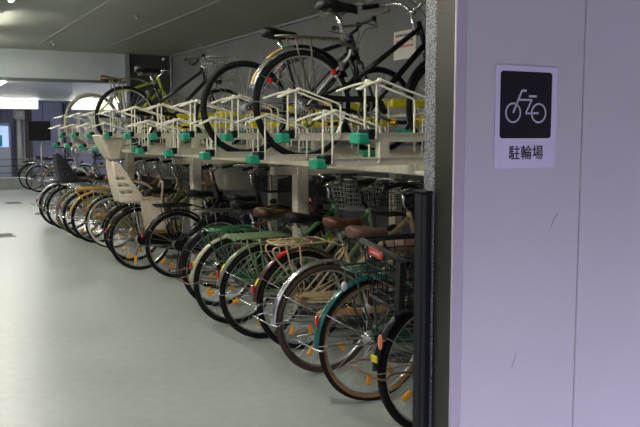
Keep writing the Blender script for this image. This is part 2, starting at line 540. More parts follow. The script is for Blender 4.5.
def m_basket(m, x0, x1, hw, z0, z1, shr=0.04, rim=0.006, wire=0.0024, nx=6, ny=6, nz=5, band=False):
    def f():
        b = MB()
        def ring(t, e=0.0):
            k = shr*(1-t)
            return [(x0+k-e, -hw+k-e), (x1-k+e, -hw+k-e), (x1-k+e, hw-k+e), (x0+k-e, hw-k+e)]
        def ringpts(t, e=0.0):
            q = ring(t, e); out = []
            rc = 0.03
            for i in range(4):
                p = Vector(q[i]); a = Vector(q[i-1]); c = Vector(q[(i+1) % 4])
                u = (a-p).normalized()*rc; v = (c-p).normalized()*rc
                for g in range(4):
                    tt = g/3
                    r_ = (p+u)*(1-tt)**2 + p*2*tt*(1-tt) + (p+v)*tt*tt
                    out.append((r_.x, r_.y, z0+(z1-z0)*t))
            return out
        for i in range(nz+1):
            t = i/nz
            b.tube(ringpts(t), rim if i == nz else (wire*1.6 if i == 0 else wire), 5 if i < nz else 8, True)
        for i in range(nx+1):
            for ysign in (0, 1):
                A = ring(0); B = ring(1)
                s = min(max(i/nx, 0.06), 0.94)
                a0, a1 = (A[0], A[1]) if ysign == 0 else (A[3], A[2])
                b0, b1 = (B[0], B[1]) if ysign == 0 else (B[3], B[2])
                p = (a0[0]+(a1[0]-a0[0])*s, a0[1], z0); q = (b0[0]+(b1[0]-b0[0])*s, b0[1], z1)
                b.tube([p, q], wire, 4)
            s = min(max(i/nx, 0.06), 0.94)
            A = ring(0); x = A[0][0]+(A[1][0]-A[0][0])*s
            b.tube([(x, A[0][1], z0), (x, A[3][1], z0)], wire, 4)
        for i in range(ny+1):
            s = min(max(i/ny, 0.06), 0.94); A = ring(0); B = ring(1)
            for sd in (0, 1):
                a0, a1 = (A[0], A[3]) if sd == 0 else (A[1], A[2])
                b0, b1 = (B[0], B[3]) if sd == 0 else (B[1], B[2])
                b.tube([(a0[0], a0[1]+(a1[1]-a0[1])*s, z0), (b0[0], b0[1]+(b1[1]-b0[1])*s, z1)], wire, 4)
            y = A[0][1]+(A[3][1]-A[0][1])*s
            b.tube([(A[0][0], y, z0), (A[1][0], y, z0)], wire, 4)
        if band:
            B = ring(1); A = ring(0)
            for i in range(1):
                q = B[i]; a = B[i-1]; c = B[(i+1) % 4]
                for o_ in (a, c):
                    d = Vector(o_)-Vector(q); d.normalize()
                    p1 = Vector(q)+d*0.035; qa = Vector(A[i]); p2 = qa + d*0.03
                    n_ = Vector((d.y, -d.x))*0.002
                    vs = [(q[0]-n_.x, q[1]-n_.y, z1), (p1.x-n_.x, p1.y-n_.y, z1), (p2.x-n_.x, p2.y-n_.y, z0), (qa.x-n_.x, qa.y-n_.y, z0),
                          (q[0]+n_.x, q[1]+n_.y, z1), (p1.x+n_.x, p1.y+n_.y, z1), (p2.x+n_.x, p2.y+n_.y, z0), (qa.x+n_.x, qa.y+n_.y, z0)]
                    b.add(vs, [(0,1,2,3), (7,6,5,4), (0,4,5,1), (1,5,6,2), (2,6,7,3), (3,7,4,0)], 0, False)
            # deep rim band
            for i in range(4):
                q0 = B[i]; q1 = B[(i+1) % 4]
                b.tube([(q0[0], q0[1], z1-0.012), (q1[0], q1[1], z1-0.012)], 0.010, 6)
            for i in range(4):
                q0 = A[i]; q1 = A[(i+1) % 4]
                b.tube([(q0[0], q0[1], z0+0.006), (q1[0], q1[1], z0+0.006)], 0.009, 6)
        return b.mesh('basket', m)
    return cached(('basket', key_of(m), x0, x1, hw, z0, z1, shr, rim, wire, nx, ny, nz, band), f)
def m_bag(m, x0, x1, hw, z0, z1, shr, lid=True):
    """fabric cover pulled over a basket, or a soft bag in it"""
    def f():
        b = MB(); n = 40; lev = [(0, 0.98), (0.05, 1.02), (0.3, 1.0), (0.6, 1.03), (0.9, 1.0), (1.0, 1.03)]
        if lid: lev += [(1.06, 0.97), (1.11, 0.80), (1.13, 0.4), (1.13, 0.02)]
        cx = (x0+x1)/2; hx = (x1-x0)/2
        rn = random.Random(int(z0*1000)); vs = []
        for t, sc in lev:
            k = shr*(1-min(t, 1))
            for q in range(n):
                a = 2*pi*q/n
                e = 0.28
                xx = math.copysign(abs(cos(a))**e, cos(a))*(hx-k)*sc
                yy = math.copysign(abs(sin(a))**e, sin(a))*(hw-k)*sc
                vs.append((cx+xx+rn.uniform(-.003, .003), yy+rn.uniform(-.003, .003), z0+(z1-z0)*t))
        fs = []
        for i in range(len(lev)-1):
            for q in range(n):
                l = (q+1) % n
                fs.append((i*n+q, i*n+l, (i+1)*n+l, (i+1)*n+q))
        fs.append(tuple(reversed(range(n))))
        fs.append(tuple((len(lev)-1)*n+q for q in range(n)))
        b.add(vs, fs)
        return b.mesh('basket_cover', m)
    return cached(('bag', key_of(m), x0, x1, hw, z0, z1, lid), f)
def m_stand(m, down=False):
    def f():
        b = MB()
        if down:
            P = [(0, -0.072, 0.335), (-0.03, -0.085, 0.20), (-0.06, -0.12, 0.03), (-0.02, -0.14, 0.012), (0.06, -0.14, 0.012), (0.04, -0.135, 0.03), (-0.075, -0.10, 0.04), (-0.10, 0, 0.05), (-0.075, 0.10, 0.04), (0.04, 0.135, 0.03), (0.06, 0.14, 0.012), (-0.02, 0.14, 0.012), (-0.06, 0.12, 0.03), (-0.03, 0.085, 0.20), (0, 0.072, 0.335)]
            b.tube(P, 0.006, 6)
        else:
            P = [(0, -0.072, 0.335), (-0.12, -0.080, 0.345), (-0.33, -0.13, 0.375), (-0.40, -0.150, 0.36), (-0.455, -0.06, 0.385), (-0.46, 0, 0.39), (-0.455, 0.06, 0.385), (-0.40, 0.150, 0.36), (-0.33, 0.13, 0.375), (-0.12, 0.080, 0.345), (0, 0.072, 0.335)]
            b.tube(curve(P, 4), 0.0045, 6)
        return b.mesh('stand', m)
    return cached(('stand', down, key_of(m)), f)
def m_sidestand():
    return cached('sidestand', lambda: MB().tube([(0.03, 0.072, 0.335), (-0.03, 0.14, 0.10), (-0.05, 0.185, 0.008)], 0.007, 6).tube([(-0.05, 0.185, 0.008), (-0.07, 0.20, 0.007)], 0.009, 6).mesh('stand', DULL))
def m_tail(m):
    def f():
        b = MB(); b.bbox(-0.008, 0.008, -0.013, 0.013, -0.026, 0.026, 0.005); b.tube([(0.005, 0, -0.01), (0.03, 0, -0.01)], 0.006, 6)
        return b.mesh('tail_reflector', m)
    return cached(('tail', key_of(m)), f)
def m_lamp():
    def f():
        b = MB()
        n = 12; vs = []; fs = []
        pr = [(0.0, 0.012), (0.01, 0.022), (0.04, 0.030), (0.065, 0.031), (0.070, 0.026)]
        for x, r in pr:
            for k in range(n):
                a = 2*pi*k/n; vs.append((x, r*cos(a), r*sin(a)))
        for i in range(len(pr)-1):
            for k in range(n):
                l = (k+1) % n; fs.append((i*n+k, i*n+l, (i+1)*n+l, (i+1)*n+k))
        fs.append(tuple(reversed(range(n)))); fs.append(tuple((len(pr)-1)*n+k for k in range(n)))
        ml = [0]*(len(fs)-1)+[1]
        b.add(vs, fs, ml); b.tube([(0.02, 0, -0.03), (0.0, 0, -0.10)], 0.006, 6)
        return b.mesh('head_lamp', [BLKPL, WHT])
    return cached('lamp', f)
def m_stays(m):
    """thin wire stays that carry the rear mudguard"""
    def f():
        b = MB()
        for s in (1, -1):
            for a in (150, 178):
                ra = radians(a)
                b.tube([(0, s*0.06, 0.335), (0.352*cos(ra), s*0.026, 0.335+0.352*sin(ra))], 0.0028, 4)
        return b.mesh('mudguard_stay', m)
    return cached(('stays', key_of(m)), f)
def m_lock(m):
    def f():
        b = MB(); P = []
        for k in range(15):
            a = radians(-60 + 300*k/14)
            P.append((0.235 + 0.0*k, 0.055*sin(a), 0.565 + 0.055*cos(a)))
        b.tube(P, 0.008, 6); b.bbox(0.222, 0.25, -0.075, -0.035, 0.545, 0.60, 0.005)
        return b.mesh('ring_lock', m)
    return cached(('lock', key_of(m)), f)

def wrap_shell(b, x0, zb, zt, lean, w0, w1, dep, rows=9, cols=21, th=0.008, mask=None, bow=0.0, topcut=0.0):
    """a shell that wraps forward round both sides; dep(t) is how far the sides reach"""
    G = []
    for i in range(rows):
        t = i/(rows-1); row = []
        w = w0 + (w1-w0)*t
        for j in range(cols):
            u = -1 + 2*j/(cols-1)
            y = w*math.copysign(sin(pi/2*min(1.0, abs(u)*1.9)), u)
            d = max(0.0, abs(u)-0.38)/0.62
            x = x0 + lean*t + dep(t)*d**1.15 + bow*sin(t*pi)
            row.append((x, y, zb + (zt-zb)*t - topcut*t*d))
        G.append(row)
    b.shell(G, th, mask)
    return G
def child_seat(parent, m, strapm, cush, head=True, dx=0.0):
    b = MB()
    dep = lambda t: 0.03 + 0.24*(max(0.0, 1-t)**0.65)*(0.82 + 0.18*min(1.0, t/0.15))
    wrap_shell(b, -0.23, 0.74, 1.17, -0.08, 0.155, 0.15, dep, 19, 31, 0.009,
              lambda i, j: not (i in (4, 7, 10) and j in (3, 4, 6, 7, 23, 24, 26, 27)), -0.02)
    b.bbox(-0.18, 0.20, -0.15, 0.15, 0.73, 0.755, 0.010)
    s = link('child_seat', b.mesh('child_seat', m), parent, (dx, 0, 0))
    if head:
        h = MB()
        G = wrap_shell(h, -0.33, 1.19, 1.43, -0.11, 0.12, 0.17, lambda t: 0.10+0.18*t, 9, 25, 0.010, None, -0.01, 0.015)
        h.tube(G[-1], 0.010, 6)
        h.box(-0.335, -0.305, -0.045, 0.045, 1.10, 1.24)
        link('headrest', h.mesh('headrest', m), s)
    for sd in (-1, 1):
        g = MB()
        pts = [(-0.04, 0.74), (0.0, 0.49), (0.06, 0.45), (0.20, 0.44), (0.25, 0.50), (0.24, 0.60), (0.20, 0.74), (0.10, 0.77)]
        y = sd*0.158
        g.prism_y(pts, min(y, y+sd*0.012), max(y, y+sd*0.012))
        g.bbox(0.02, 0.22, min(y, y-sd*0.06), max(y, y-sd*0.06), 0.445, 0.465, 0.004)
        link('leg_guard', g.mesh('leg_guard', m), s)
    st = MB()
    st.tube(curve([(-0.05, -0.05, 0.95), (0.08, -0.06, 0.90), (0.20, -0.03, 0.80), (0.22, 0.0, 0.74)], 6), 0.012, 5)
    st.tube(curve([(-0.05, 0.05, 0.95), (0.08, 0.06, 0.92), (0.20, 0.03, 0.82), (0.22, 0.0, 0.74)], 6), 0.012, 5)
    st.tube(curve([(0.20, -0.12, 0.74), (0.24, -0.05, 0.92), (0.24, 0.05, 0.92), (0.20, 0.12, 0.74)], 6), 0.014, 6)
    link('safety_strap', st.mesh('safety_strap', strapm), s)
    c = MB(); c.bbox(-0.16, 0.20, -0.13, 0.13, 0.756, 0.775, 0.008)
    link('cushion', c.mesh('cushion', cush), s)
    fr = MB()
    for sd in (-1, 1):
        fr.tube([(0.0, sd*0.075, 0.335), (-0.09, sd*0.085, 0.70)], 0.007, 6)
        fr.tube([(0.02, sd*0.075, 0.345), (0.06, sd*0.09, 0.70)], 0.006, 6)
    link('seat_stay', fr.mesh('seat_stay', CHROME), s)
    return s

def bicycle(label, X, Y, z0=0.0, frame=BLK, style='step', tread=RUB, side=None, fender=BLK, fa=(35, 172), rack='loop', rackm=BLK,
            saddle=BLKLE, wide=0.10, patches=False, bar='swept', barm=CHROME, gripm=BLKPL, guard='full', guardm=None, basket='black',
            stand='up', standm=CHROME, tail=RED, tailz=None, refl=ORANGE, reflang=(250, 305), group=None, rz=0.0, springs=True, lamp=True,
            seat=None, rimm=ALU, hubm=ALU, sticker=True, frontfender=True, forkm=None, lean=0.0, sh=0.0, sx=0.0, bx=0.0, bz=0.0, by=0.0, rx=0.0, tw=0.0205):
    root = thing('bicycle', label, 'bicycle', (X, Y, z0), rz, group)
    root.rotation_euler.x = lean
    side = side or tread
    link('frame', m_frame(style, frame), root)
    link('fork', m_fork(forkm or frame), root)
    for nm, x in (('rear_wheel', 0.0), ('front_wheel', 1.10)):
        w = link(nm, m_rim(rimm), root, (x, 0, R), (0, random.uniform(0, 6.28), 0))
        link('tyre', m_tyre(tread, side, tw), w)
        link('spokes', m_spokes(), w)
        link('hub', m_hub(x == 0, hubm), w)
        if refl:
            for a in (reflang if x == 0 else reflang[:1]):
                ra = radians(a) + w.rotation_euler.y
                link('reflector', m_reflector(refl), w, (0.215*cos(ra), -0.008, 0.215*sin(ra)), (0, -ra, 0))
    if fender:
        f = link('rear_fender', m_fender(fender, fa[0], fa[1]), root, (0, 0, R))
        link('mudguard_stay', m_stays(CHROME if fender is not BLK else DULL), root)
        if frontfender:
            link('front_fender', m_fender(fender, 20, 165), root, (1.10, 0, R))
    if rack: link('rear_rack', m_rack(rack, rackm), root, (rx, 0.5*sin(radians(4.5)), 0), (radians(4.5), 0, 0))
    link('seat_post', m_seatpost(CHROME), root, (-sh*0.35, 0, sh))
    s = link('saddle', m_saddle(saddle, wide, patches), root, (sx - sh*0.35, 0, sh))
    if springs: link('saddle_spring', m_springs(), s)
    hb = link('handlebar', m_bar(bar, barm), root, (bx, 0, bz))
    for sd in (1, -1):
        link('grip', m_grip(bar, sd, gripm), hb)
        link('brake_lever', m_brake(bar, sd), hb)
    link('bell', m_bell(), hb)
    link('brake_cable', m_cable(bar, random.randint(0, 3)), root)
    cr = link('crankset', m_crank(DULL), root)
    a = radians(-20)
    link('pedal', m_pedal(), cr, (BB[0]+0.165*cos(a), -0.145, BB[2]+0.165*sin(a)))
    link('pedal', m_pedal(), cr, (BB[0]-0.165*cos(a), 0.145, BB[2]-0.165*sin(a)))
    if guard: link('chain_guard', m_chainguard(guard, guardm or frame), root)
    if basket == 'black': link('basket', m_basket(BLK, 0.90, 1.24, 0.18, 0.84, 1.09), root)
    if basket == 'silver': link('basket', m_basket(ALU, 0.90, 1.24, 0.18, 0.84, 1.09, nz=7, nx=7), root, (0, 0, by))
    if basket == 'grey_cover':
        link('basket', m_basket(BLK, 0.90, 1.26, 0.19, 0.84, 1.09), root)
        tag(link('basket_cover', m_bag(mat('grey_fabric', (150, 145, 135), 0.9, bump=0.3), 0.885, 1.275, 0.205, 0.83, 1.10, 0.04), root), 'grey fabric basket cover')
    if basket == 'brown_cover':
        link('basket', m_basket(BLK, 0.90, 1.24, 0.18, 0.84, 1.09), root)
        tag(link('basket_cover', m_bag(mat('brown_fabric', (92, 58, 42), 0.8, bump=0.3), 0.885, 1.255, 0.195, 0.83, 1.10, 0.04), root), 'brown fabric basket cover')
    if lamp: link('head_lamp', m_lamp(), root, (0.99, -0.075, 0.74))
    if stand == 'up': link('stand', m_stand(standm), root)
    if stand == 'down': link('stand', m_stand(standm, True), root)
    if stand == 'side': link('stand', m_sidestand(), root)
    if tail:
        ta = radians(tailz or (fa[1]-12)); rr = 0.372
        link('tail_reflector', m_tail(tail), root, (rr*cos(ta)-0.005, 0, R+rr*sin(ta)), (0, 0, 0))
        if sticker and fender:
            st = MB(); st.sweep([(0.367, -0.012), (0.367, 0.012), (0.3655, 0.012), (0.3655, -0.012)], [radians(fa[1]-24+k*2) for k in range(5)])
            tag(link('sticker', cached(('stk', fa), lambda: st.mesh('sticker', YSTK)), root, (0, 0, R)), 'yellow sticker')
    link('ring_lock', m_lock(DULL), root)
    if seat: child_seat(root, *seat)
    return root

# ------------------------------------------------------------------ paints
GREEN = mat('green_paint', (38, 98, 58), 0.3, coat=0.5)
GREENL = mat('mid_green_paint', (80, 128, 84), 0.35, coat=0.4)
SAGE = mat('sage_green_paint', (118, 140, 104), 0.4, coat=0.3)
TEAL = mat('dark_teal_paint', (14, 92, 80), 0.25, 0.1, coat=0.7)
TEALD = mat('deep_green_paint', (22, 62, 50), 0.3, coat=0.5)
MAROON = mat('maroon_paint', (70, 38, 36), 0.3, coat=0.5)
REDFR = mat('dark_red_paint', (98, 18, 20), 0.3, coat=0.5)
NAVY = mat('navy_paint', (28, 34, 62), 0.3, coat=0.5)
OLIVE = mat('olive_paint', (110, 105, 62), 0.4, coat=0.3)
GOLD = mat('gold_paint', (176, 138, 70), 0.35, 0.2, coat=0.3)
MUSTARD = mat('mustard_paint', (190, 150, 62), 0.4, coat=0.3)
LIME = mat('lime_paint', (150, 165, 30), 0.35, coat=0.4)
IVORY = mat('ivory_fender', (176, 172, 146), 0.35, coat=0.4)
SILVERP = mat('silver_paint', (190, 190, 188), 0.3, 0.6)
GREYP = mat('grey_paint', (105, 108, 112), 0.4, 0.2)
BROWNSAD = mat('brown_leather', (92, 44, 26), 0.35, bump=0.1, coat=0.2)
MAUVESAD = mat('mauve_brown_leather', (104, 72, 66), 0.4, bump=0.1, coat=0.2)
OLDSAD = mat('worn_dark_leather', (84, 58, 30), 0.6, var=0.92, scale=9)
SEATBEIGE = mat('beige_plastic', (208, 196, 176), 0.5)
STRAP = mat('pinkish_webbing', (190, 168, 150), 0.8)
SEATDARK = mat('charcoal_plastic', (44, 44, 48), 0.5)
PINKCUSH = mat('beige_cushion', (182, 158, 140), 0.85)

# ------------------------------------------------------------------ lower row of bicycles
A = bicycle('black bicycle beside the pillar with big rear basket and peach oval reflector', 2.27, 3.08, frame=BLK, rack=None,
            saddle=mat('pink_beige_leather', (170, 130, 112), 0.5), basket='black', standm=COPPER, tail=None, refl=ORANGE, fa=(35, 176), reflang=(320, 215), bar='swept')
# large rear basket
rb = link('rear_basket', m_basket(mat('black_coated_steel', (32, 32, 34), 0.42), -0.325, 0.12, 0.175, -0.28, 0.0, 0.05, 0.008, 0.0038, 7, 6, 5, True), A, (0.005, 0.015, 0.93), (radians(8), 0, 0))
tag(rb, 'large black mesh rear basket')
lb = MB(); lb.bbox(-0.336, -0.328, -0.06, 0.06, -0.050, -0.014, 0.002)
lbo = tag(link('basket_badge', lb.mesh('basket_badge', mat('red_badge', (178, 52, 40), 0.5)), rb, (0, 0.02, 0)), 'red badge')
sc_ = MB()
for k in range(5):
    y = 0.034 - k*0.017
    sc_.tube(curve([(-0.3365, y+0.006, -0.039), (-0.3365, y+0.002, -0.025), (-0.3365, y-0.004, -0.037), (-0.3365, y-0.008, -0.030)], 3), 0.0014, 4)
link('badge_lettering', sc_.mesh('badge_lettering', WHT), rb, (0, 0.02, 0))
ov = MB(); ov.blob((-0.345, -0.035, 0.50), (0.008, 0.020, 0.037)); ov.tube([(-0.34, -0.035, 0.5), (-0.31, -0.02, 0.50)], 0.005, 6)
tag(link('oval_reflector', ov.mesh('oval_reflector', PEACH), A), 'peach oval reflector')
ys = MB(); ys.bbox(-0.362, -0.352, -0.026, 0.020, 0.400, 0.432, 0.002)
tag(link('sticker', ys.mesh('sticker', YSTK), A), 'yellow registration sticker')

B = bicycle('dark green bicycle with teal rear mudguard and tan-walled tyres', 2.25, 3.63, frame=TEALD, style='twin', side=TANWALL, barm=BLK, fender=TEAL, fa=(35, 180),
        rack='short', rackm=TEALD, saddle=MAUVESAD, guard='slim', guardm=TEALD, basket='black', tail=RED, tailz=157, reflang=(262, 300), sticker=False)
wr = MB(); wr.blob((-0.05, -0.012, 0.515), (0.026, 0.006, 0.026), 14, 8)
tag(link('spoke_disc', wr.mesh('spoke_disc', mat('white_reflector', (205, 205, 200), 0.3)), B), 'white disc reflector in spokes')
wr = MB(); wr.blob((-0.20, -0.03, 0.655), (0.020, 0.010, 0.026), 12, 8)
tag(link('dynamo_reflector', wr.mesh('dynamo_reflector', mat('white_reflector', (205, 205, 200), 0.3)), B), 'white round reflector')
C_ = bicycle('bicycle with polished chrome rear mudguard, brown tyres and beige chain case', 2.27, 4.21, frame=mat('brown_frame', (52, 40, 34), 0.35, coat=0.3), style='step', tread=RUBBROWN, barm=BLK, sx=0.05, fender=CHROME, fa=(30, 182),
        rack=None, saddle=MAUVESAD, guard='slim', guardm=mat('tan_plastic', (160, 124, 88), 0.5), basket='black', tail=None, hubm=GOLD, reflang=(240, 300), standm=CHROME)
D_ = bicycle('beige bicycle with maroon mudguards, beige wire rear rack and brown leather saddle', 2.38, 4.75, frame=BEIGE, style='twin', fender=MAROON, fa=(35, 176),
        rack='drop', rackm=BEIGE, saddle=BROWNSAD, sx=0.07, guard='slim', guardm=BEIGE, basket='black', tail=RED, tailz=163, hubm=GOLD, reflang=(248, 285))
rl = MB(); rl.bbox(-0.10, -0.02, -0.022, 0.022, 0.0, 0.022, 0.006)
tag(link('tail_lamp', rl.mesh('tail_lamp', mat('bright_red_plastic', (225, 45, 35), 0.3, coat=0.4)), D_, (-0.095, 0, 0.672), (0, radians(-28), 0)), 'bright red tail lamp')
E_ = bicycle('sage green bicycle with flat slatted sage rear rack', 2.27, 5.14, frame=SAGE, style='twin', fender=mat('sage_fender', (112, 124, 98), 0.35, coat=0.4), fa=(35, 168),
        rack='slats', rackm=SAGE, saddle=BLKLE, sx=0.08, basket='black', guard='slim', guardm=BLK, tail=RED, reflang=(192, 262), stand=None, barm=BLK)
F_ = bicycle('green bicycle with ivory mudguards, green wire rack and worn patchy tan saddle', 2.25, 5.63, frame=GREENL, style='twin', fender=IVORY, fa=(35, 176),
        rack='drop', rackm=GREEN, saddle=OLDSAD, sx=0.06, basket='silver', guard='slim', guardm=GREEN, tail=RED, tailz=158, reflang=(247, 200), stand='up', standm=COPPER)
G_ = bicycle('black and red bicycle with long black mudguards behind the green-racked one', 2.37, 6.28, frame=REDFR, style='diamond', fender=BLK, fa=(35, 185), rack=None,
        saddle=BLKLE, wide=0.085, basket='black', guard='full', guardm=BLK, tail=None, standm=COPPER, reflang=(242, 300), forkm=BLK)
H_ = bicycle('black bicycle with its stand lowered and a black rear rack', 2.48, 7.76, frame=BLK, style='battery', fender=BLK, fa=(35, 165), rack='wide', rackm=BLK,
        saddle=BLKLE, wide=0.11, basket='black', guard='full', tail=RED, tailz=162, stand='down', standm=BLK, reflang=(225, 250, 300))
pn = MB(); pn.bbox(0.03, 0.11, -0.07, -0.062, 0.46, 0.60, 0.004)
link('silver_plate', pn.mesh('silver_plate', SILVERP), H_)
extra = bicycle('navy electric bicycle with a slim black saddle, behind the one with lowered stand', 2.64, 7.02, frame=NAVY, style='battery', fender=BLK, fa=(35, 150), rack='loop', rackm=DULL,
        saddle=BLKLE, basket=None, guard='full', guardm=BLK, tail=None, stand=None, reflang=(250, 300), barm=BLK)
bt = MB(); bt.bbox(-0.035, 0.035, -0.04, 0.04, 0.0, 0.34, 0.012)
tag(link('battery', bt.mesh('battery', NAVY), extra, (0.355, 0, 0.36), (0, radians(-18), 0)), 'navy battery pack')
I_ = bicycle('bicycle carrying a tall beige child seat with headrest on its rear rack', 2.275, 8.40, frame=BLK, style='battery', fender=BLK, fa=(35, 175), rack='wide', rackm=BLK,
        saddle=BLKLE, basket='grey_cover', guard='full', guardm=BLK, tail=RED, stand='side', reflang=(235, 255, 300), seat=(SEATBEIGE, STRAP, PINKCUSH))
J_ = bicycle('olive bicycle with black tyres right behind the beige child seat', 2.36, 9.02, frame=OLIVE, style='twin', fender=BLK, fa=(35, 170), rack=None,
        saddle=BLKLE, basket='brown_cover', guard='full', guardm=GOLD, tail=None, stand='up', standm=CHROME, reflang=(240, 290))
K_ = bicycle('bicycle with cream-walled tyres and olive gold mudguards', 2.40, 10.2, frame=OLIVE, style='step', side=CREAMWALL, fender=OLIVE, fa=(35, 165), rack='wide', rackm=DULL,
        saddle=BROWNSAD, basket='black', guard='full', guardm=OLIVE, tail=RED, rimm=WHT, reflang=(250, 300))
L_ = bicycle('mustard yellow bicycle with matching yellow mudguards and rear rack', 2.33, 10.75, frame=MUSTARD, style='twin', fender=MUSTARD, fa=(35, 168), rack='drop', rackm=MUSTARD,
        saddle=BROWNSAD, basket='silver', guard='slim', guardm=MUSTARD, tail=None, reflang=(250, 300))
M_ = bicycle('bicycle with dark mudguards between the mustard yellow and the tan-tyred one', 2.30, 11.2, frame=REDFR, style='step', fender=GREYP, fa=(35, 172), rack='loop', rackm=CHROME,
        saddle=BLKLE, basket='silver', guard='full', guardm=DULL, tail=RED, reflang=(250, 300))
N_ = bicycle('bicycle with olive tan tyres and no rear mudguard', 2.30, 11.72, frame=SILVERP, style='step', tread=mat('olive_tan_rubber', (112, 98, 66), 0.8), fender=None, rack='wide', rackm=CHROME,
        saddle=mat('dark_brown_leather', (70, 32, 24), 0.4), basket='silver', guard='full', guardm=SILVERP, tail=None, reflang=(250, 300), sticker=False)
O_ = bicycle('black bicycle carrying a charcoal child seat on its rear rack', 2.28, 12.40, frame=BLK, style='battery', fender=BLK, fa=(35, 185), rack='wide', rackm=BLK,
        saddle=BLKLE, basket='silver', guard='full', guardm=BLK, tail=None, reflang=(250, 300), seat=(SEATDARK, WHT, SEATDARK, False, 0.12))
P_ = bicycle('bicycle with silver white rear mudguard, farthest of the crowded lower row', 2.26, 12.95, frame=SILVERP, style='step', fender=SILVERP, fa=(30, 178), rack='loop', rackm=CHROME,
        saddle=BLKLE, basket='silver', guard='full', guardm=WHT, tail=RED, reflang=(250, 300))
# three more far beyond the rack
bicycle('bicycle with golden mudguards, parked apart beyond the end of the rack', 3.35, 19.6, frame=GREYP, fender=GOLD, side=CREAMWALL, rimm=GOLD, rack='loop', rackm=DULL, basket='black', tail=RED)
bicycle('grey bicycle parked beyond the golden-fendered one near the low white wall', 3.15, 20.9, frame=SILVERP, fender=SILVERP, rack='loop', rackm=CHROME, basket='silver', tail=None)
bicycle('black bicycle farthest back, standing beside the low white slatted wall', 3.12, 21.9, frame=BLK, fender=BLK, rack='loop', rackm=BLK, basket='black', tail=None, stand='down', standm=BLK)

# ------------------------------------------------------------------ floor guides for the lower row
def m_guide():
    b = MB()
    b.box(2.75, 3.95, -0.052, -0.040, 0.0, 0.035); b.box(2.75, 3.95, 0.040, 0.052, 0.0, 0.035)
    b.box(3.62, 3.95, -0.052, 0.052, 0.0, 0.012)
    return b.mesh('guide_channel', mat('galvanised_steel', (105, 106, 104), 0.5, 0.6))
def m_hoop():
    b = MB()
    for s in (1, -1):
        b.tube([(3.80, s*0.045, 0.012), (3.80, s*0.045, 0.40), (3.72, s*0.05, 0.46)], 0.007, 6)
    return b.mesh('wheel_hoop', CREAM)
def m_stop():
    b = MB(); b.bbox(3.775, 3.84, -0.07, 0.07, 0.36, 0.45, 0.01); return b.mesh('yellow_stopper', YEL)
gy = [2.62, 3.08, 3.63, 4.21, 4.75, 5.14, 5.63, 6.28, 6.5, 7.02, 7.76, 8.15, 8.40, 9.02, 9.72, 10.2, 10.75, 11.2, 11.72, 12.40, 12.95]
near_names = {3.08: 'the black rear-basket bicycle', 3.63: 'the teal-fendered bicycle', 4.21: 'the chrome-fendered bicycle', 4.75: 'the maroon-fendered bicycle', 5.14: 'the sage green bicycle',
              5.63: 'the green bicycle with ivory fenders', 6.28: 'the black and red bicycle', 7.02: 'the navy electric bicycle', 7.76: 'the bicycle with lowered stand', 8.40: 'the bicycle with beige child seat',
              9.02: 'the olive bicycle', 10.2: 'the cream-walled bicycle', 10.75: 'the mustard bicycle', 11.2: 'the grey-fendered red bicycle', 11.72: 'the tan-tyred bicycle', 12.40: 'the charcoal child seat bicycle', 12.95: 'the silver-fendered bicycle'}
for y in gy:
    if y not in near_names: continue
    t = thing('wheel_guide', 'floor guide with yellow stopper for ' + near_names[y], 'bike rack', (0, y, 0), 0, 'floor guides of the lower row')
    link('guide_channel', cached('gc', m_guide), t); link('wheel_hoop', cached('gh', m_hoop), t)
    tag(link('yellow_stopper', cached('gs', m_stop), t), 'yellow stopper')

# ------------------------------------------------------------------ two-tier rack
rk = thing('two_tier_rack', 'cream steel two-tier rack frame of beams and posts carrying the upper trays', 'bike rack', (2.55, 8, 0))
def rpart(name, b, m=CREAM):
    o = link(name, b.mesh(name, m), rk); o.location = (-2.55, -8, 0); return o
b = MB(); b.bbox(2.50, 2.60, 2.50, 11.6, 1.225, 1.283, 0.006); rpart('front_beam', b)
b = MB(); b.bbox(3.45, 3.55, 2.50, 11.6, 1.195, 1.283, 0.006); rpart('rear_beam', b)
b = MB(); b.tube([(3.62, 2.6, 1.60), (3.62, 11.5, 1.60)], 0.014, 8); rpart('guard_rail', b)
for y in (3.3, 5.72, 8.25, 11.0):
    b = MB(); b.bbox(2.80, 2.90, y-0.05, y+0.05, 0.0, 1.195, 0.006); b.bbox(2.76, 2.94, y-0.09, y+0.09, 0, 0.012, 0.002); rpart('post', b)
    b = MB(); b.bbox(3.72, 3.80, y-0.05, y+0.05, 0.0, 1.195, 0.006); b.tube([(3.76, y, 1.19), (3.62, y, 1.60)], 0.014, 6); rpart('post', b)
    b = MB(); b.bbox(2.60, 3.80, y-0.04, y+0.04, 1.13, 1.195, 0.006); rpart('cross_beam', b)

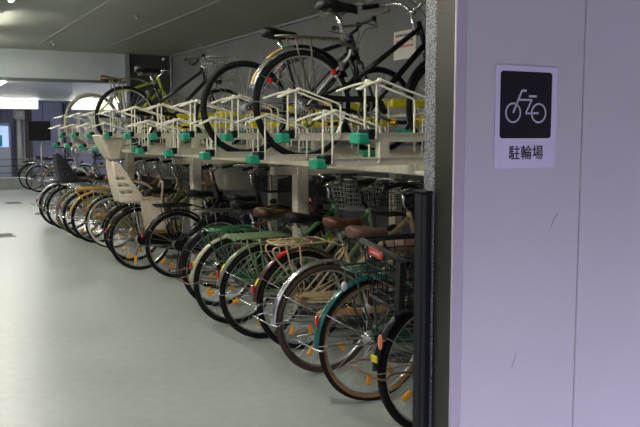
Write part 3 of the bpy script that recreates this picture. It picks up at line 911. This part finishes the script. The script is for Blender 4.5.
GUIDE = {}
def tray_meshes(high):
    k = 'high' if high else 'low'
    if k in GUIDE: return GUIDE[k]
    D = {}
    b = MB()
    # u-channel rail, local x from 0 (cap) to 1.75
    for y0, y1, z0, z1 in ((-0.034, 0.034, -0.022, -0.014), (-0.038, -0.034, -0.022, 0.020), (0.034, 0.038, -0.022, 0.020), (-0.044, -0.034, 0.016, 0.020), (0.034, 0.044, 0.016, 0.020)):
        b.box(0.02, 1.78, y0, y1, z0, z1)
    if high:
        for x in (0.65, 1.60):
            b.box(x-0.03, x+0.03, -0.03, 0.03, -0.153, -0.022)
    D['rail'] = b.mesh('tray_rail', CREAM)
    b = MB(); b.bbox(-0.035, 0.03, -0.045, 0.045, -0.034, 0.018, 0.007); D['cap'] = b.mesh('end_cap', GREENCAP)
    b = MB(); b.bbox(0.012, 0.058, -0.047, 0.047, -0.012, 0.036, 0.006); D['bump'] = b.mesh('rubber_block', BLKPL)
    b = MB(); b.bbox(0.0, 0.12, -0.050, 0.050, 0.0, 0.022, 0.008)
    for s in (1, -1):
        b.blob((0.06, s*0.044, 0.018), (0.055, 0.014, 0.034), 12, 8)
    D['pad'] = b.mesh('wheel_pad', GREENCAP)
    for s in (1, -1):
        b = MB(); y = s*0.052
        p = curve([(0.055, y, 0.0), (0.055, y, 0.16), (0.058, y, 0.255), (0.085, y, 0.258), (0.20, y, 0.222), (0.31, y, 0.188), (0.335, y, 0.165), (0.335, y, 0.08), (0.335, y, 0.0)], 3)
        b.tube(p, 0.0056, 6)
        b.tube([(0.055, s*0.038, -0.005), (0.055, y, 0.0)], 0.007, 6); b.tube([(0.335, s*0.038, -0.005), (0.335, y, 0.0)], 0.007, 6)
        b.tube(curve([(0.075, y, 0.258), (0.0, s*0.066, 0.240), (-0.065, s*0.086, 0.216), (-0.072, s*0.094, 0.213), (-0.055, s*0.102, 0.216), (0.01, s*0.080, 0.240), (0.08, y+s*0.006, 0.256)], 4), 0.0055, 5)
        D['g%d' % s] = b.mesh('wheel_guide', CREAMG)
    b = MB()
    for s in (1, -1):
        b.tube([(1.20, s*0.045, 0.0), (1.20, s*0.048, 0.24), (1.45, s*0.048, 0.24), (1.45, s*0.045, 0.0)], 0.007, 6)
        b.box(1.18, 1.22, min(s*0.038, s*0.048), max(s*0.038, s*0.048), -0.01, 0.01)
    D['hoop'] = b.mesh('front_hoop', CREAMG)
    b = MB()
    for s in (1, -1):
        y = s*0.062
        b.bbox(1.20, 1.36, min(y, y+s*0.025), max(y, y+s*0.025), 0.20, 0.262, 0.01)
    b.bbox(1.47, 1.52, -0.087, 0.087, 0.20, 0.262, 0.01)
    for s in (1, -1):
        b.bbox(1.34, 1.50, min(s*0.062, s*0.087), max(s*0.062, s*0.087), 0.21, 0.255, 0.006)
    D['stop'] = b.mesh('yellow_clamp', YEL)
    GUIDE[k] = D
    return D
ORD = ['', 'second ', 'third ', 'fourth ', 'fifth ', 'sixth ', 'seventh ', 'eighth ', 'ninth ', 'tenth ']
uppers = {3: 'the black upper bicycle with decorated mudguard', 5: 'the navy upper bicycle', 13: 'the upper bicycle with silver basket', 17: 'the lime upper bicycle'}
for i in range(0, 20):
    y = 3.19 + 0.4185*i
    if y > 12.6: continue
    high = (i % 2 == 0)
    z = 1.436 if high else 1.307
    n = i//2
    if i in uppers: lab = 'low cream tray with green end cap under ' + uppers[i]
    else:
        o_ = ORD[n] if n < 10 else {10: 'eleventh ', 11: 'twelfth '}[n]
        lab = ('raised' if high else 'empty low') + ' cream upper-deck tray with green cap, ' + ((o_ + 'such tray from the pillar') if o_ else 'nearest to the pillar')
        if not high: lab = 'empty low cream upper-deck tray with green cap, low tray ' + (o_ + 'from the pillar' if o_ else 'nearest to the pillar')
    t = thing('rack_tray', lab, 'bike rack tray', (2.08 if i == 11 else 1.90, y, z), 0, 'trays of the upper deck')
    D = tray_meshes(high)
    link('tray_rail', D['rail'], t)
    cp = tag(link('end_cap', D['cap'], t), 'green end cap')
    link('rubber_block', D['bump'], cp)
    tag(link('wheel_pad', D['pad'], t, (0.74, 0, -0.01)), 'green wheel pad')
    link('wheel_guide', D['g1'], t); link('wheel_guide', D['g-1'], t)
    fh = link('front_hoop', D['hoop'], t); tag(link('yellow_clamp', D['stop'], fh), 'yellow clamp')
t = thing('rack_tray', 'plain cream tray end without a green cap, right beside the pillar', 'bike rack tray', (1.94, 2.80, 1.307))
link('tray_rail', tray_meshes(False)['rail'], t)

# ------------------------------------------------------------------ upper bicycles
ux = 2.21; uz = 1.295
def ty(i): return 3.19 + 0.4185*i
PEWTER = mat('bronze_metal', (120, 112, 98), 0.35, 0.7)
U1 = bicycle('black upper-deck bicycle with bronze rear rack and silver mudguard striped green and yellow', 2.235, ty(3), uz, frame=BLK, style='twin', fender=BLK, fa=(30, 100), rack='loop', rackm=PEWTER, sh=0.10, sx=0.03, rx=0.07, bz=-0.09,
        saddle=BLKLE, basket=None, guard='slim', guardm=BLK, tail=None, stand=None, refl=None, sticker=False, bar='swept', rimm=ALU)
f = link('rear_fender', m_fender(CHROME, 100, 165), U1, (0, 0, R)); tag(f, 'silver rear end of mudguard')
for a0, a1, mm, nm in ((104, 112, mat('green_decal', (28, 110, 60), 0.4), 'green'), (114, 132, mat('yellow_decal', (214, 176, 70), 0.4), 'yellow'), (148, 160, mat('yellow_decal', (214, 176, 70), 0.4), 'yellow')):
    d = MB(); d.sweep([(0.3625, -0.017), (0.3675, -0.006), (0.3675, 0.006), (0.3625, 0.017), (0.361, 0.016), (0.361, -0.016)], [radians(a0+(a1-a0)*k/6) for k in range(7)])
    tag(link('mudguard_decal', d.mesh('mudguard_decal', mm), U1, (0, 0, R)), nm + ' decal')
d = MB(); d.tube([(0, -0.062, 0.335), (0.24, -0.05, 0.585)], 0.006, 6); d.tube(curve([(0.24, -0.05, 0.585), (0.30, -0.045, 0.64), (0.31, -0.04, 0.68)], 4), 0.008, 6)
link('chrome_stay', d.mesh('chrome_stay', WHT), U1)
d = MB(); d.blob((0.18, -0.066, 0.535), (0.020, 0.010, 0.020), 12, 8)
tag(link('side_reflector', d.mesh('side_reflector', RED), U1), 'red round reflector')
d = MB(); d.bbox(-0.010, 0.010, -0.015, 0.015, -0.018, 0.018, 0.004)
tag(link('tail_reflector', d.mesh('tail_reflector', RED), U1, (-0.245, -0.045, 0.47)), 'red tail reflector')
U2 = bicycle('navy upper-deck bicycle with small black saddle and no mudguards', 2.20, ty(5), uz, frame=mat('dark_navy', (24, 28, 40), 0.35, coat=0.4), style='diamond', fender=None, rack=None,
        saddle=BLKLE, wide=0.075, springs=False, basket=None, bar='flat', barm=BLK, sh=0.02, sx=0.03, bx=0.10, tw=0.023, guard=None, tail=None, stand=None, refl=None, sticker=False, lamp=False, side=RUB, rimm=GREYP)
d = MB(); d.tube([(0.33, 0, 0.88), (0.30, 0.0, 0.83)], 0.01, 6)
U3 = bicycle('dark upper-deck bicycle with a silver wire front basket and bronze rear rack', 2.21, ty(13), uz, frame=mat('dark_grey_paint', (40, 42, 44), 0.35, coat=0.4), style='twin', fender=None, rack='loop', rackm=PEWTER,
        saddle=BLKLE, wide=0.11, basket='silver', bar='flat', barm=BLK, bz=0.02, by=-0.08, guard='slim', guardm=BLK, tail=None, stand=None, refl=None, sticker=False, side=RUB)
U4 = bicycle('lime and black upper-deck bicycle with grey tyres, farthest along the rack', 2.21, ty(17), uz, frame=LIME, style='diamond', tread=mat('grey_rubber', (120, 116, 104), 0.8), fender=None, rack=None,
        saddle=OLDSAD, wide=0.075, springs=False, basket=None, bar='flat', bx=0.10, guard='slim', guardm=BLK, tail=None, stand=None, refl=None, sticker=False, lamp=False)

# ------------------------------------------------------------------ room
def struct(name, b, m, parent=None):
    o = link(name, b.mesh(name, m), parent)
    if parent is None: o['kind'] = 'structure'
    return o
# floor
fm = bpy.data.materials.new('epoxy_floor'); fm.use_nodes = True
nt = fm.node_tree; bs = nt.nodes['Principled BSDF']
tc = nt.nodes.new('ShaderNodeTexCoord')
n1 = nt.nodes.new('ShaderNodeTexNoise'); n1.inputs['Scale'].default_value = 0.8; n1.inputs['Detail'].default_value = 6; n1.inputs['Roughness'].default_value = 0.6
n2 = nt.nodes.new('ShaderNodeTexNoise'); n2.inputs['Scale'].default_value = 14; n2.inputs['Detail'].default_value = 5
for n_ in (n1, n2): nt.links.new(tc.outputs['Object'], n_.inputs['Vector'])
mx = nt.nodes.new('ShaderNodeMix'); mx.data_type = 'FLOAT'; mx.inputs[0].default_value = 0.35
nt.links.new(n1.outputs['Fac'], mx.inputs[2]); nt.links.new(n2.outputs['Fac'], mx.inputs[3])
rp = nt.nodes.new('ShaderNodeValToRGB'); rp.color_ramp.elements[0].position = 0.35; rp.color_ramp.elements[1].position = 0.65
rp.color_ramp.elements[0].color = rgb((150, 157, 153)); rp.color_ramp.elements[1].color = rgb((168, 175, 171))
nt.links.new(mx.outputs[0], rp.inputs['Fac']); nt.links.new(rp.outputs['Color'], bs.inputs['Base Color'])
r2 = nt.nodes.new('ShaderNodeMapRange'); r2.inputs[1].default_value = 0.3; r2.inputs[2].default_value = 0.7; r2.inputs[3].default_value = 0.28; r2.inputs[4].default_value = 0.42
nt.links.new(n1.outputs['Fac'], r2.inputs[0]); nt.links.new(r2.outputs[0], bs.inputs['Roughness'])
b = MB(); b.box(-4.0, 9.0, -0.3, 25.0, -0.1, 0.0); struct('floor', b, fm)
b = MB(); b.box(-12.0, 12.0, -9.0, -0.3, -0.1, 0.0); b.box(-12.0, -4.0, -0.3, 2.4, -0.1, 0); b.box(9.0, 12.0, -0.3, 2.4, -0.1, 0); o = struct('floor_street', b, mat('asphalt', (52, 52, 55), 0.9, var=0.2, scale=30)); o['label'] = 'unseen dark street outside the parking entrance, added to cut bounced light'  # unseen ground added dark so less light bounces onto the lilac wall

CEIL = mat('ceiling_board', (150, 153, 143), 0.55, var=0.06, scale=1.5)
b = MB(); b.box(-4.0, 5.0, 2.4, 13.3, 2.76, 2.86); b.box(-12.0, 12.0, -1.9, 2.4, 2.76, 2.86); struct('ceiling', b, CEIL)  # wide front box: unseen canopy, added to keep sky light off the wall
b = MB(); b.box(-4.0, 9.0, 13.5, 25.0, 2.34, 2.44); o = struct('ceiling', b, mat('far_ceiling_board', (178, 182, 188), 0.5, var=0.05, scale=2))
WALLM = mat('dark_grey_wall', (112, 112, 115), 0.85, var=0.10, scale=3, bump=0.2, bscale=120)
b = MB(); b.box(4.2, 4.3, 2.48, 13.3, 0, 2.76); struct('wall_right', b, WALLM)
b = MB(); b.bbox(4.17, 4.2, 2.49, 13.22, 0, 1.25, 0.004); struct('trim_20', b, mat('shaded_wall_grey', (64, 64, 67), 0.85, var=0.1, scale=3))  # shade under the upper deck, put into a darker sheet on the wall
b = MB(); b.box(3.47, 4.3, 13.3, 13.5, 0, 2.76); struct('wall_back', b, mat('charcoal_wall', (62, 62, 66), 0.85, var=0.1, scale=4))
b = MB(); b.box(-4.0, 3.47, 13.3, 13.5, 2.32, 2.76); struct('wall_beam', b, mat('beam_grey', (178, 186, 190), 0.6, var=0.05, scale=2))
b = MB(); b.box(-4.0, 3.47, 13.27, 13.53, 2.28, 2.32); struct('trim_1', b, mat('trim_dark', (92, 96, 100), 0.5))
b = MB(); b.box(3.41, 3.47, 13.24, 13.5, 0, 2.76); struct('trim_2', b, mat('trim_grey', (128, 130, 134), 0.5))
b = MB(); b.tube([(4.165, 13.22, 0), (4.165, 13.22, 2.76)], 0.022, 10)
tag(struct('trim_3', b, mat('pipe_grey', (150, 150, 152), 0.5)), 'slim grey pipe up the far wall corner')
for k, (x) in enumerate((1.93, 2.90)):
    b = MB(); b.box(x-0.006, x+0.006, -1.4, 13.3, 2.756, 2.7605); struct('trim_%d' % (4+k), b, mat('seam_grey', (150, 152, 146), 0.5))
b = MB(); b.box(4.16, 4.2, 2.5, 13.3, 2.735, 2.76); struct('trim_6', b, mat('trim_grey', (128, 130, 134), 0.5))
b = MB(); b.box(-4.1, -4.0, -0.6, 25, 0, 2.76); struct('wall_left', b, mat('left_wall_grey', (105, 108, 108), 0.8, var=0.04, scale=2))
b = MB(); b.box(8.9, 9.0, 13.5, 25, 0, 2.4); struct('wall_far_side', b, mat('pale_wall', (170, 172, 170), 0.8))

# pillar end and purple-white wall
PW = mat('pale_lilac_wall', (206, 203, 200), 0.6, var=0.03, scale=1.2, bump=0.12, bscale=350)
b = MB(); b.bbox(1.803, 2.376, 2.300, 2.40, 0, 2.76, 0.003); b.bbox(2.380, 9.0, 2.300, 2.40, 0, 2.76, 0.003); b.box(1.81, 9.0, 2.312, 2.41, 0, 2.76)
WR = struct('wall_front', b, PW)
b = MB(); b.bbox(1.7535, 1.800, 2.292, 2.304, 0, 2.76, 0.003); struct('trim_7', b, mat('lilac_frame', (190, 180, 186), 0.4, var=0.03))
ST_ = bpy.data.materials.new('brushed_stainless'); ST_.use_nodes = True
nt = ST_.node_tree; bs = nt.nodes['Principled BSDF']
bs.inputs['Metallic'].default_value = 1.0; bs.inputs['Roughness'].default_value = 0.4
tc = nt.nodes.new('ShaderNodeTexCoord'); mp = nt.nodes.new('ShaderNodeMapping'); mp.inputs['Scale'].default_value = (4, 4, 120)
nz = nt.nodes.new('ShaderNodeTexNoise'); nz.inputs['Scale'].default_value = 3
nt.links.new(tc.outputs['Object'], mp.inputs['Vector']); nt.links.new(mp.outputs['Vector'], nz.inputs['Vector'])
rp = nt.nodes.new('ShaderNodeValToRGB'); rp.color_ramp.elements[0].color = rgb((82, 81, 76)); rp.color_ramp.elements[1].color = rgb((106, 104, 98))
nt.links.new(nz.outputs['Fac'], rp.inputs['Fac']); nt.links.new(rp.outputs['Color'], bs.inputs['Base Color'])
b = MB(); b.bbox(1.757, 1.82, 2.305, 2.414, 0, 2.76, 0.002); struct('trim_8', b, ST_)
# rough sprayed column
SP = bpy.data.materials.new('speckled_stucco'); SP.use_nodes = True
nt = SP.node_tree; bs = nt.nodes['Principled BSDF']; bs.inputs['Roughness'].default_value = 0.45
tc = nt.nodes.new('ShaderNodeTexCoord')
vo = nt.nodes.new('ShaderNodeTexVoronoi'); vo.inputs['Scale'].default_value = 160
nt.links.new(tc.outputs['Object'], vo.inputs['Vector'])
rp = nt.nodes.new('ShaderNodeValToRGB'); rp.color_ramp.elements[0].position = 0.1; rp.color_ramp.elements[1].position = 0.6
rp.color_ramp.elements[0].color = rgb((165, 167, 170)); rp.color_ramp.elements[1].color = rgb((82, 84, 88))
nt.links.new(vo.outputs['Distance'], rp.inputs['Fac']); nt.links.new(rp.outputs['Color'], bs.inputs['Base Color'])
bp = nt.nodes.new('ShaderNodeBump'); bp.inputs['Strength'].default_value = 0.9; bp.inputs['Distance'].default_value = 0.006; bp.invert = True
nt.links.new(vo.outputs['Distance'], bp.inputs['Height']); nt.links.new(bp.outputs['Normal'], bs.inputs['Normal'])
b = MB(); b.bbox(1.757, 2.30, 2.416, 2.484, 0, 2.76, 0.003); struct('wall_pillar', b, SP)
b = MB(); b.bbox(1.728, 1.757, 2.425, 2.500, 0, 1.232, 0.004); b.bbox(1.722, 1.757, 2.420, 2.505, 1.232, 1.240, 0.002)
b.box(1.726, 1.730, 2.45, 2.456, 0, 1.23)
tag(link('corner_guard', b.mesh('corner_guard', mat('black_rubber', (30, 31, 34), 0.45))), 'tall black rubber corner guard fixed on the grey pillar', 'corner guard')
# scuffs on the wall
def scuff(P, r):
    b = MB(); b.tube(curve(P, 5), [r*(0.3+sin(pi*k/(len(P)*5-5))) for k in range(len(P)*5-4)], 4)
    o = link('scuff_mark', b.mesh('scuff_mark', mat('scuff_grey', (110, 100, 122), 0.8)), WR)

# ------------------------------------------------------------------ the parking sign on the wall
sg = thing('parking_sign', 'white wall sign with black square, white bicycle symbol and three Japanese characters', 'sign', (2.086, 2.3, 1.512))
W2, Ht = 0.149, 0.189
b = MB(); b.bbox(-W2, W2, -0.006, 0.0, -Ht, Ht, 0.001)
link('sign_board', b.mesh('sign_board', mat('sign_white', (222, 216, 232), 0.4, var=0.02)), sg)
def rrect(x0, x1, z0, z1, rc, n=6):
    P = []
    for cx, cz, a0 in ((x1-rc, z1-rc, 0), (x0+rc, z1-rc, 90), (x0+rc, z0+rc, 180), (x1-rc, z0+rc, 270)):
        for q in range(n+1):
            a = radians(a0+90*q/n); P.append((cx+rc*cos(a), cz+rc*sin(a)))
    return P
b = MB(); b.prism_y(rrect(-0.128, 0.122, -0.078, 0.168, 0.013), -0.0068, -0.006)
link('symbol_panel', b.mesh('symbol_panel', mat('sign_black', (20, 19, 22), 0.6)), sg)
def ribbon(b, pts, w):
    for i in range(len(pts)-1):
        a = Vector((pts[i][0], pts[i][1])); c = Vector((pts[i+1][0], pts[i+1][1]))
        d = (c-a).normalized(); n = Vector((-d.y, d.x))*w/2
        b.prism_y([tuple(a+n), tuple(a-n), tuple(c-n), tuple(c+n)], -0.0074, -0.0068)
b = MB(); N = 40
for cx_ in (-0.066, 0.058):
    b.sweep([(0.031, -0.0074), (0.038, -0.0074), (0.038, -0.0068), (0.031, -0.0068)], [2*pi*k/N for k in range(N)], True, c=(cx_, 0, 0.016))
# frame of the symbol: fork and stem, top tube, zig down tube
ribbon(b, [(-0.066, 0.016), (-0.026, 0.098), (-0.004, 0.098)], 0.008)
ribbon(b, [(-0.042, 0.064), (0.022, 0.064)], 0.007)
ribbon(b, [(0.024, 0.067), (-0.006, 0.014), (0.058, 0.016)], 0.007)
ribbon(b, [(0.008, 0.078), (0.046, 0.078)], 0.008)
ribbon(b, [(-0.030, 0.062), (-0.008, 0.014)], 0.006) if False else None
link('bicycle_symbol', b.mesh('bicycle_symbol', mat('symbol_grey', (196, 194, 208), 0.5, var=0.02)), sg)
cu = bpy.data.curves.new('sign_text', 'FONT'); cu.body = '駐輪場'; cu.size = 0.056; cu.align_x = 'CENTER'; cu.extrude = 0.0004; cu.offset = 0.0004; cu.space_character = 1.04
to = bpy.data.objects.new('tmp_text', cu); COL.objects.link(to)
bpy.context.view_layer.update()
me = bpy.data.meshes.new_from_object(to.evaluated_get(bpy.context.evaluated_depsgraph_get()))
bpy.data.objects.remove(to)
me.materials.clear(); me.materials.append(mat('sign_black', (20, 19, 22), 0.6))
link('sign_lettering', me, sg, (0.002, -0.0066, -0.152), (radians(90), 0, 0))

# paper notices on the back wall
def notice(label, y0, y1, z0, z1):
    t = thing('wall_notice', label, 'notice', (4.2, (y0+y1)/2, (z0+z1)/2), 0)
    h = (y1-y0)/2; v = (z1-z0)/2
    b = MB(); b.box(-0.004, 0, -h, h, -v, v); link('paper', b.mesh('paper', mat('notice_paper', (205, 200, 196), 0.6, var=0.03)), t)
    for k, (zz, mm, n) in enumerate(((0.68, mat('ink_black', (40, 36, 36), 0.7), 9), (0.28, mat('ink_red', (190, 50, 45), 0.7), 5), (-0.10, mat('ink_red', (190, 50, 45), 0.7), 8), (-0.5, mat('ink_black', (40, 36, 36), 0.7), 0))):
        if n == 0: continue
        b = MB(); w = h*1.6/n
        for q in range(n):
            y = h*0.8 - w*q
            hh = v*0.085
            b.box(-0.0055, -0.004, y-w*0.8, y-w*0.45, zz*v-hh, zz*v+hh); b.box(-0.0055, -0.004, y-w*0.8, y-w*0.1, zz*v-hh*0.25, zz*v+hh*0.25)
            b.box(-0.0055, -0.004, y-w*0.25, y-w*0.1, zz*v-hh, zz*v+hh)
        link('printed_line', b.mesh('printed_line', mm), t)
notice('white paper notice with red lines on the dark wall beside the pillar', 6.08, 6.44, 2.14, 2.40)
notice('smaller white paper notice on the dark wall seen through the upper bicycle wheels', 8.90, 9.20, 2.17, 2.40)

# floor drain covers
for x, y, lab in ((2.15, 17.9, 'grey steel drain cover in the floor, the farther one'), (1.30, 12.2, 'grey steel drain cover in the floor, the nearer one')):
    t = thing('drain_cover', lab, 'drain cover', (x, y, 0))
    b = MB(); b.bbox(-0.17, 0.17, -0.22, 0.22, 0.0, 0.006, 0.002); link('cover_plate', b.mesh('cover_plate', mat('cover_grey', (135, 138, 134), 0.5)), t)
    b = MB()
    for k in range(7): b.box(-0.13, 0.13, -0.17+k*0.052, -0.155+k*0.052, 0.006, 0.009)
    link('grating_bar', b.mesh('grating_bar', mat('drain_dark', (110, 112, 112), 0.6)), t)
# small ceiling sprinklers
for x, y, lab in ((2.42, 8.9, 'small ceiling sprinkler above the aisle, the nearer one'), (2.06, 12.0, 'small ceiling sprinkler near the far beam')):
    b = MB(); b.tube([(0, 0, 0), (0, 0, -0.012)], 0.035, 12); b.tube([(0, 0, -0.012), (0, 0, -0.045)], 0.008, 8); b.tube([(0, 0, -0.045), (0, 0, -0.048)], 0.018, 10)
    o = tag(link('sprinkler', b.mesh('sprinkler', CHROME), None, (x, y, 2.76)), lab, 'sprinkler')

# ------------------------------------------------------------------ ceiling lamps
TUBE = mat('lamp_tube', (255, 252, 240), 0.4, emit=(255, 252, 236), estr=95.0)
LBODY = mat('lamp_body', (205, 205, 198), 0.4)
def lamp(label, x, y, z, L=1.2, rz=0, power=26, col=(1.0, 0.98, 0.88)):
    t = thing('ceiling_lamp', label, 'ceiling lamp', (x, y, z), rz, 'fluorescent ceiling lamps')
    b = MB(); b.bbox(-0.045, 0.045, -L/2, L/2, -0.035, 0.0, 0.006); b.box(-0.02, 0.02, -L/2, -L/2+0.03, -0.07, -0.03); b.box(-0.02, 0.02, L/2-0.03, L/2, -0.07, -0.03)
    link('lamp_housing', b.mesh('lamp_housing', LBODY), t)
    b = MB(); b.tube([(0, -L/2+0.03, -0.058), (0, L/2-0.03, -0.058)], 0.015, 10)
    link('lamp_tube', b.mesh('lamp_tube', TUBE), t)
    l = bpy.data.lights.new('lamp_light', 'AREA'); l.shape = 'RECTANGLE'; l.size = 0.05; l.size_y = L*0.95; l.energy = power; l.color = col
    lo = bpy.data.objects.new('lamp_light', l); COL.objects.link(lo); lo.location = (x, y, z-0.085); lo.rotation_euler = (0, 0, rz)
LP = 18
ly = [(2.9, 'above the aisle beside the pillar'), (5.4, 'above the aisle, third along')]
for y, s in ly: lamp('white fluorescent batten lamp on the ceiling ' + s, 1.03, y, 2.76, power=LP)
lamp('lit fluorescent batten lamp at the top left corner of the photo', 1.03, 7.62, 2.76, power=LP)
lamp('lit fluorescent batten lamp at the left edge of the photo before the beam', 1.03, 9.85, 2.76, power=LP)
lamp('fluorescent batten lamp on the ceiling just before the grey beam', 1.03, 12.1, 2.76, power=LP)
for y in (2.0, 7.5, 11.5): lamp('fluorescent batten lamp over the left side of the aisle', -2.0, y, 2.76, power=LP)
lamp('lit fluorescent lamp under the low far ceiling past the beam', 1.60, 14.2, 2.34, power=LP)
lamp('fluorescent lamp over the far passage on the left', 0.4, 18.0, 2.34, power=LP)

# long luminous lamps across the far end
for x0, x1, lab in ((0.6, 3.42, 'long bright strip lamp across the far end, left one'), (4.3, 5.55, 'long bright strip lamp across the far end, right one')):
    t = thing('strip_lamp', lab, 'strip lamp', (0, 22.6, 0))
    b = MB(); b.box(x0-0.03, x1+0.03, -0.01, 0.12, 2.10, 2.34); link('lamp_housing', b.mesh('lamp_housing', LBODY), t)
    b = MB(); b.bbox(x0, x1, -0.05, -0.01, 2.12, 2.32, 0.005); link('diffuser', b.mesh('diffuser', mat('diffuser_glow', (255, 255, 245), 0.5, emit=(255, 250, 232), estr=1.3)), t)
    l = bpy.data.lights.new('strip_light', 'AREA'); l.shape = 'RECTANGLE'; l.size = x1-x0; l.size_y = 0.2; l.energy = 45; l.color = (1, 0.98, 0.9)
    lo = bpy.data.objects.new('strip_light', l); COL.objects.link(lo); lo.location = ((x0+x1)/2, 22.5, 2.2); lo.rotation_euler = (radians(-60), 0, 0)

# ------------------------------------------------------------------ far end
FL = mat('pale_blue_panel', (188, 193, 216), 0.5, var=0.12, scale=3)
b = MB()
x = -1.0; k = 0
while x < 8.8:
    w = 0.16
    b.bbox(x, x+w-0.006, 24.2 + (0.03 if k % 2 else 0), 24.3, 0.0, 2.34, 0.01)
    x += w; k += 1
tag(struct('wall_far', b, FL), 'pale blue fluted panel wall at the far end')
for k, (x, w) in enumerate(((3.06, 0.05), (4.35, 0.05), (5.2, 0.05))):
    b = MB(); b.box(x, x+w, 24.12, 24.2, 0, 2.34); struct('trim_%d' % (9+k), b, mat('dark_mullion', (52, 54, 62), 0.5))
b = MB(); b.bbox(3.17, 3.38, 23.4, 23.6, 0, 2.34, 0.01); struct('wall_far_column', b, mat('brown_column', (110, 100, 96), 0.7, var=0.2, scale=6))
def pipe(x, y, r, h, lab):
    b = MB(); b.tube([(0, 0, 0), (0, 0, h)], r, 14); b.tube([(0, 0, 0.0), (0, 0, 0.02)], r*1.5, 14); b.tube([(0, 0, h*0.8), (0, 0, h*0.8+0.04)], r*1.15, 14)
    tag(link('standing_pipe', b.mesh('standing_pipe', mat('pale_pipe', (190, 190, 188), 0.5))), lab, 'pipe').location = (x, y, 0)
pipe(2.98, 23.0, 0.07, 2.30, 'pale round column pipe beside the lit machine at the far end')
pipe(3.12, 23.2, 0.035, 2.30, 'thinner pale pipe right of the round column pipe')
# low white slatted wall
b = MB(); b.box(0.5, 3.35, 22.35, 22.5, 0.0, 0.28); 
for k in range(28): b.bbox(0.52+k*0.1, 0.60+k*0.1, 22.33, 22.35, 0.02, 0.27, 0.003)
b.bbox(0.5, 3.35, 22.31, 22.52, 0.28, 0.31, 0.004)
tag(link('low_wall', b.mesh('low_wall', mat('white_kerb', (196, 198, 196), 0.6))), 'low white slatted kerb wall across the far end', 'low wall')
fe = thing('rail_fence', 'grey metal rail fence standing on the low white wall', 'fence', (0, 22.42, 0.31))
for z in (0.12, 0.30, 0.48):
    b = MB(); b.tube([(0.6, 0, z), (3.9, 0, z)], 0.014, 6); link('rail', b.mesh('rail', DULL), fe)
for x in (0.7, 1.5, 2.3, 3.1, 3.85):
    b = MB(); b.tube([(x, 0, -0.0 if x < 3.3 else -0.31), (x, 0, 0.50)], 0.018, 6); link('post', b.mesh('post', DULL), fe)
# lit vending machine
vm = thing('ticket_machine', 'glowing blue and white ticket machine at the left edge of the far end', 'machine', (2.40, 23.2, 0))
b = MB(); b.bbox(-0.45, 0.36, -0.25, 0.25, 0.0, 1.75, 0.03); link('machine_body', b.mesh('machine_body', mat('machine_white', (176, 182, 200), 0.4)), vm)
b = MB(); b.bbox(0.08, 0.30, -0.262, -0.25, 1.10, 1.66, 0.004); tag(link('display_panel', b.mesh('display_panel', mat('blue_display', (160, 185, 240), 0.4, emit=(165, 190, 255), estr=1.0)), vm), 'lit blue panel')
b = MB(); b.bbox(-0.10, 0.14, -0.275, -0.25, 1.12, 1.42, 0.004); tag(link('teal_panel', b.mesh('teal_panel', mat('teal_panel', (20, 130, 130), 0.4, emit=(10, 120, 120), estr=0.35)), vm), 'teal panel')
# black board on its post
bd = thing('notice_board', 'black rectangular board on a thin post beyond the end of the rack', 'board', (2.33, 15.2, 0), radians(-20))
b = MB(); b.bbox(-0.20, 0.18, -0.02, 0.02, 1.33, 1.68, 0.008); link('panel', b.mesh('panel', mat('matt_black', (6, 6, 7), 0.95)), bd)
b = MB(); b.tube([(0, 0.03, 0), (0, 0.03, 1.5)], 0.015, 8); b.bbox(-0.12, 0.12, -0.10, 0.14, 0, 0.02, 0.005); link('post', b.mesh('post', DULL), bd)
b = MB(); b.bbox(-0.14, 0.14, -0.10, 0.10, -0.14, 0.14, 0.04); b.tube([(0, -0.1, 0), (0, -0.18, 0)], 0.10, 14)
tag(link('wall_speaker', b.mesh('wall_speaker', mat('pale_pipe', (190, 190, 188), 0.5)), None, (2.98, 22.88, 1.98)), 'pale boxy unit fixed high on the round column pipe', 'speaker')

# ------------------------------------------------------------------ scuffs and cable
scuff([(2.268, 2.2995, 1.146), (2.253, 2.2995, 1.135), (2.238, 2.2995, 1.112), (2.226, 2.2995, 1.083)], 0.0012)
scuff([(2.07, 2.2995, 0.62), (2.06, 2.2995, 0.585), (2.045, 2.2995, 0.555)], 0.0010)

# ------------------------------------------------------------------ world and camera
w = bpy.data.worlds.new('world'); SC.world = w; w.use_nodes = True
nt = w.node_tree; bg = nt.nodes['Background']
# evening street sky: dim towards the horizon where buildings stand, bluer and brighter higher up
tc = nt.nodes.new('ShaderNodeTexCoord'); sx_ = nt.nodes.new('ShaderNodeSeparateXYZ')
nt.links.new(tc.outputs['Generated'], sx_.inputs[0])
cr_ = nt.nodes.new('ShaderNodeValToRGB')
cr_.color_ramp.elements[0].position = 0.0; cr_.color_ramp.elements[0].color = (0.015, 0.013, 0.015, 1)
cr_.color_ramp.elements[1].position = 0.75; cr_.color_ramp.elements[1].color = (0.66, 0.60, 1.0, 1)
e_ = cr_.color_ramp.elements.new(0.22); e_.color = (0.024, 0.021, 0.023, 1)
nt.links.new(sx_.outputs['Z'], cr_.inputs['Fac']); nt.links.new(cr_.outputs['Color'], bg.inputs[0])
bg.inputs[1].default_value = 20.5

cam = bpy.data.cameras.new('camera'); co = bpy.data.objects.new('camera', cam); COL.objects.link(co)
cam.sensor_width = 36; cam.lens = 45; cam.clip_start = 0.05; cam.clip_end = 200
co.location = (0, 0, 1.45)
co.rotation_euler = (radians(90) - atan(79.5/800), 0, -radians(27.9))
SC.camera = co
SC.view_settings.view_transform = 'Standard'; SC.view_settings.look = 'None'; SC.view_settings.gamma = 1.0
SC.view_settings.use_curve_mapping = False
SC.view_settings.exposure = 0.0
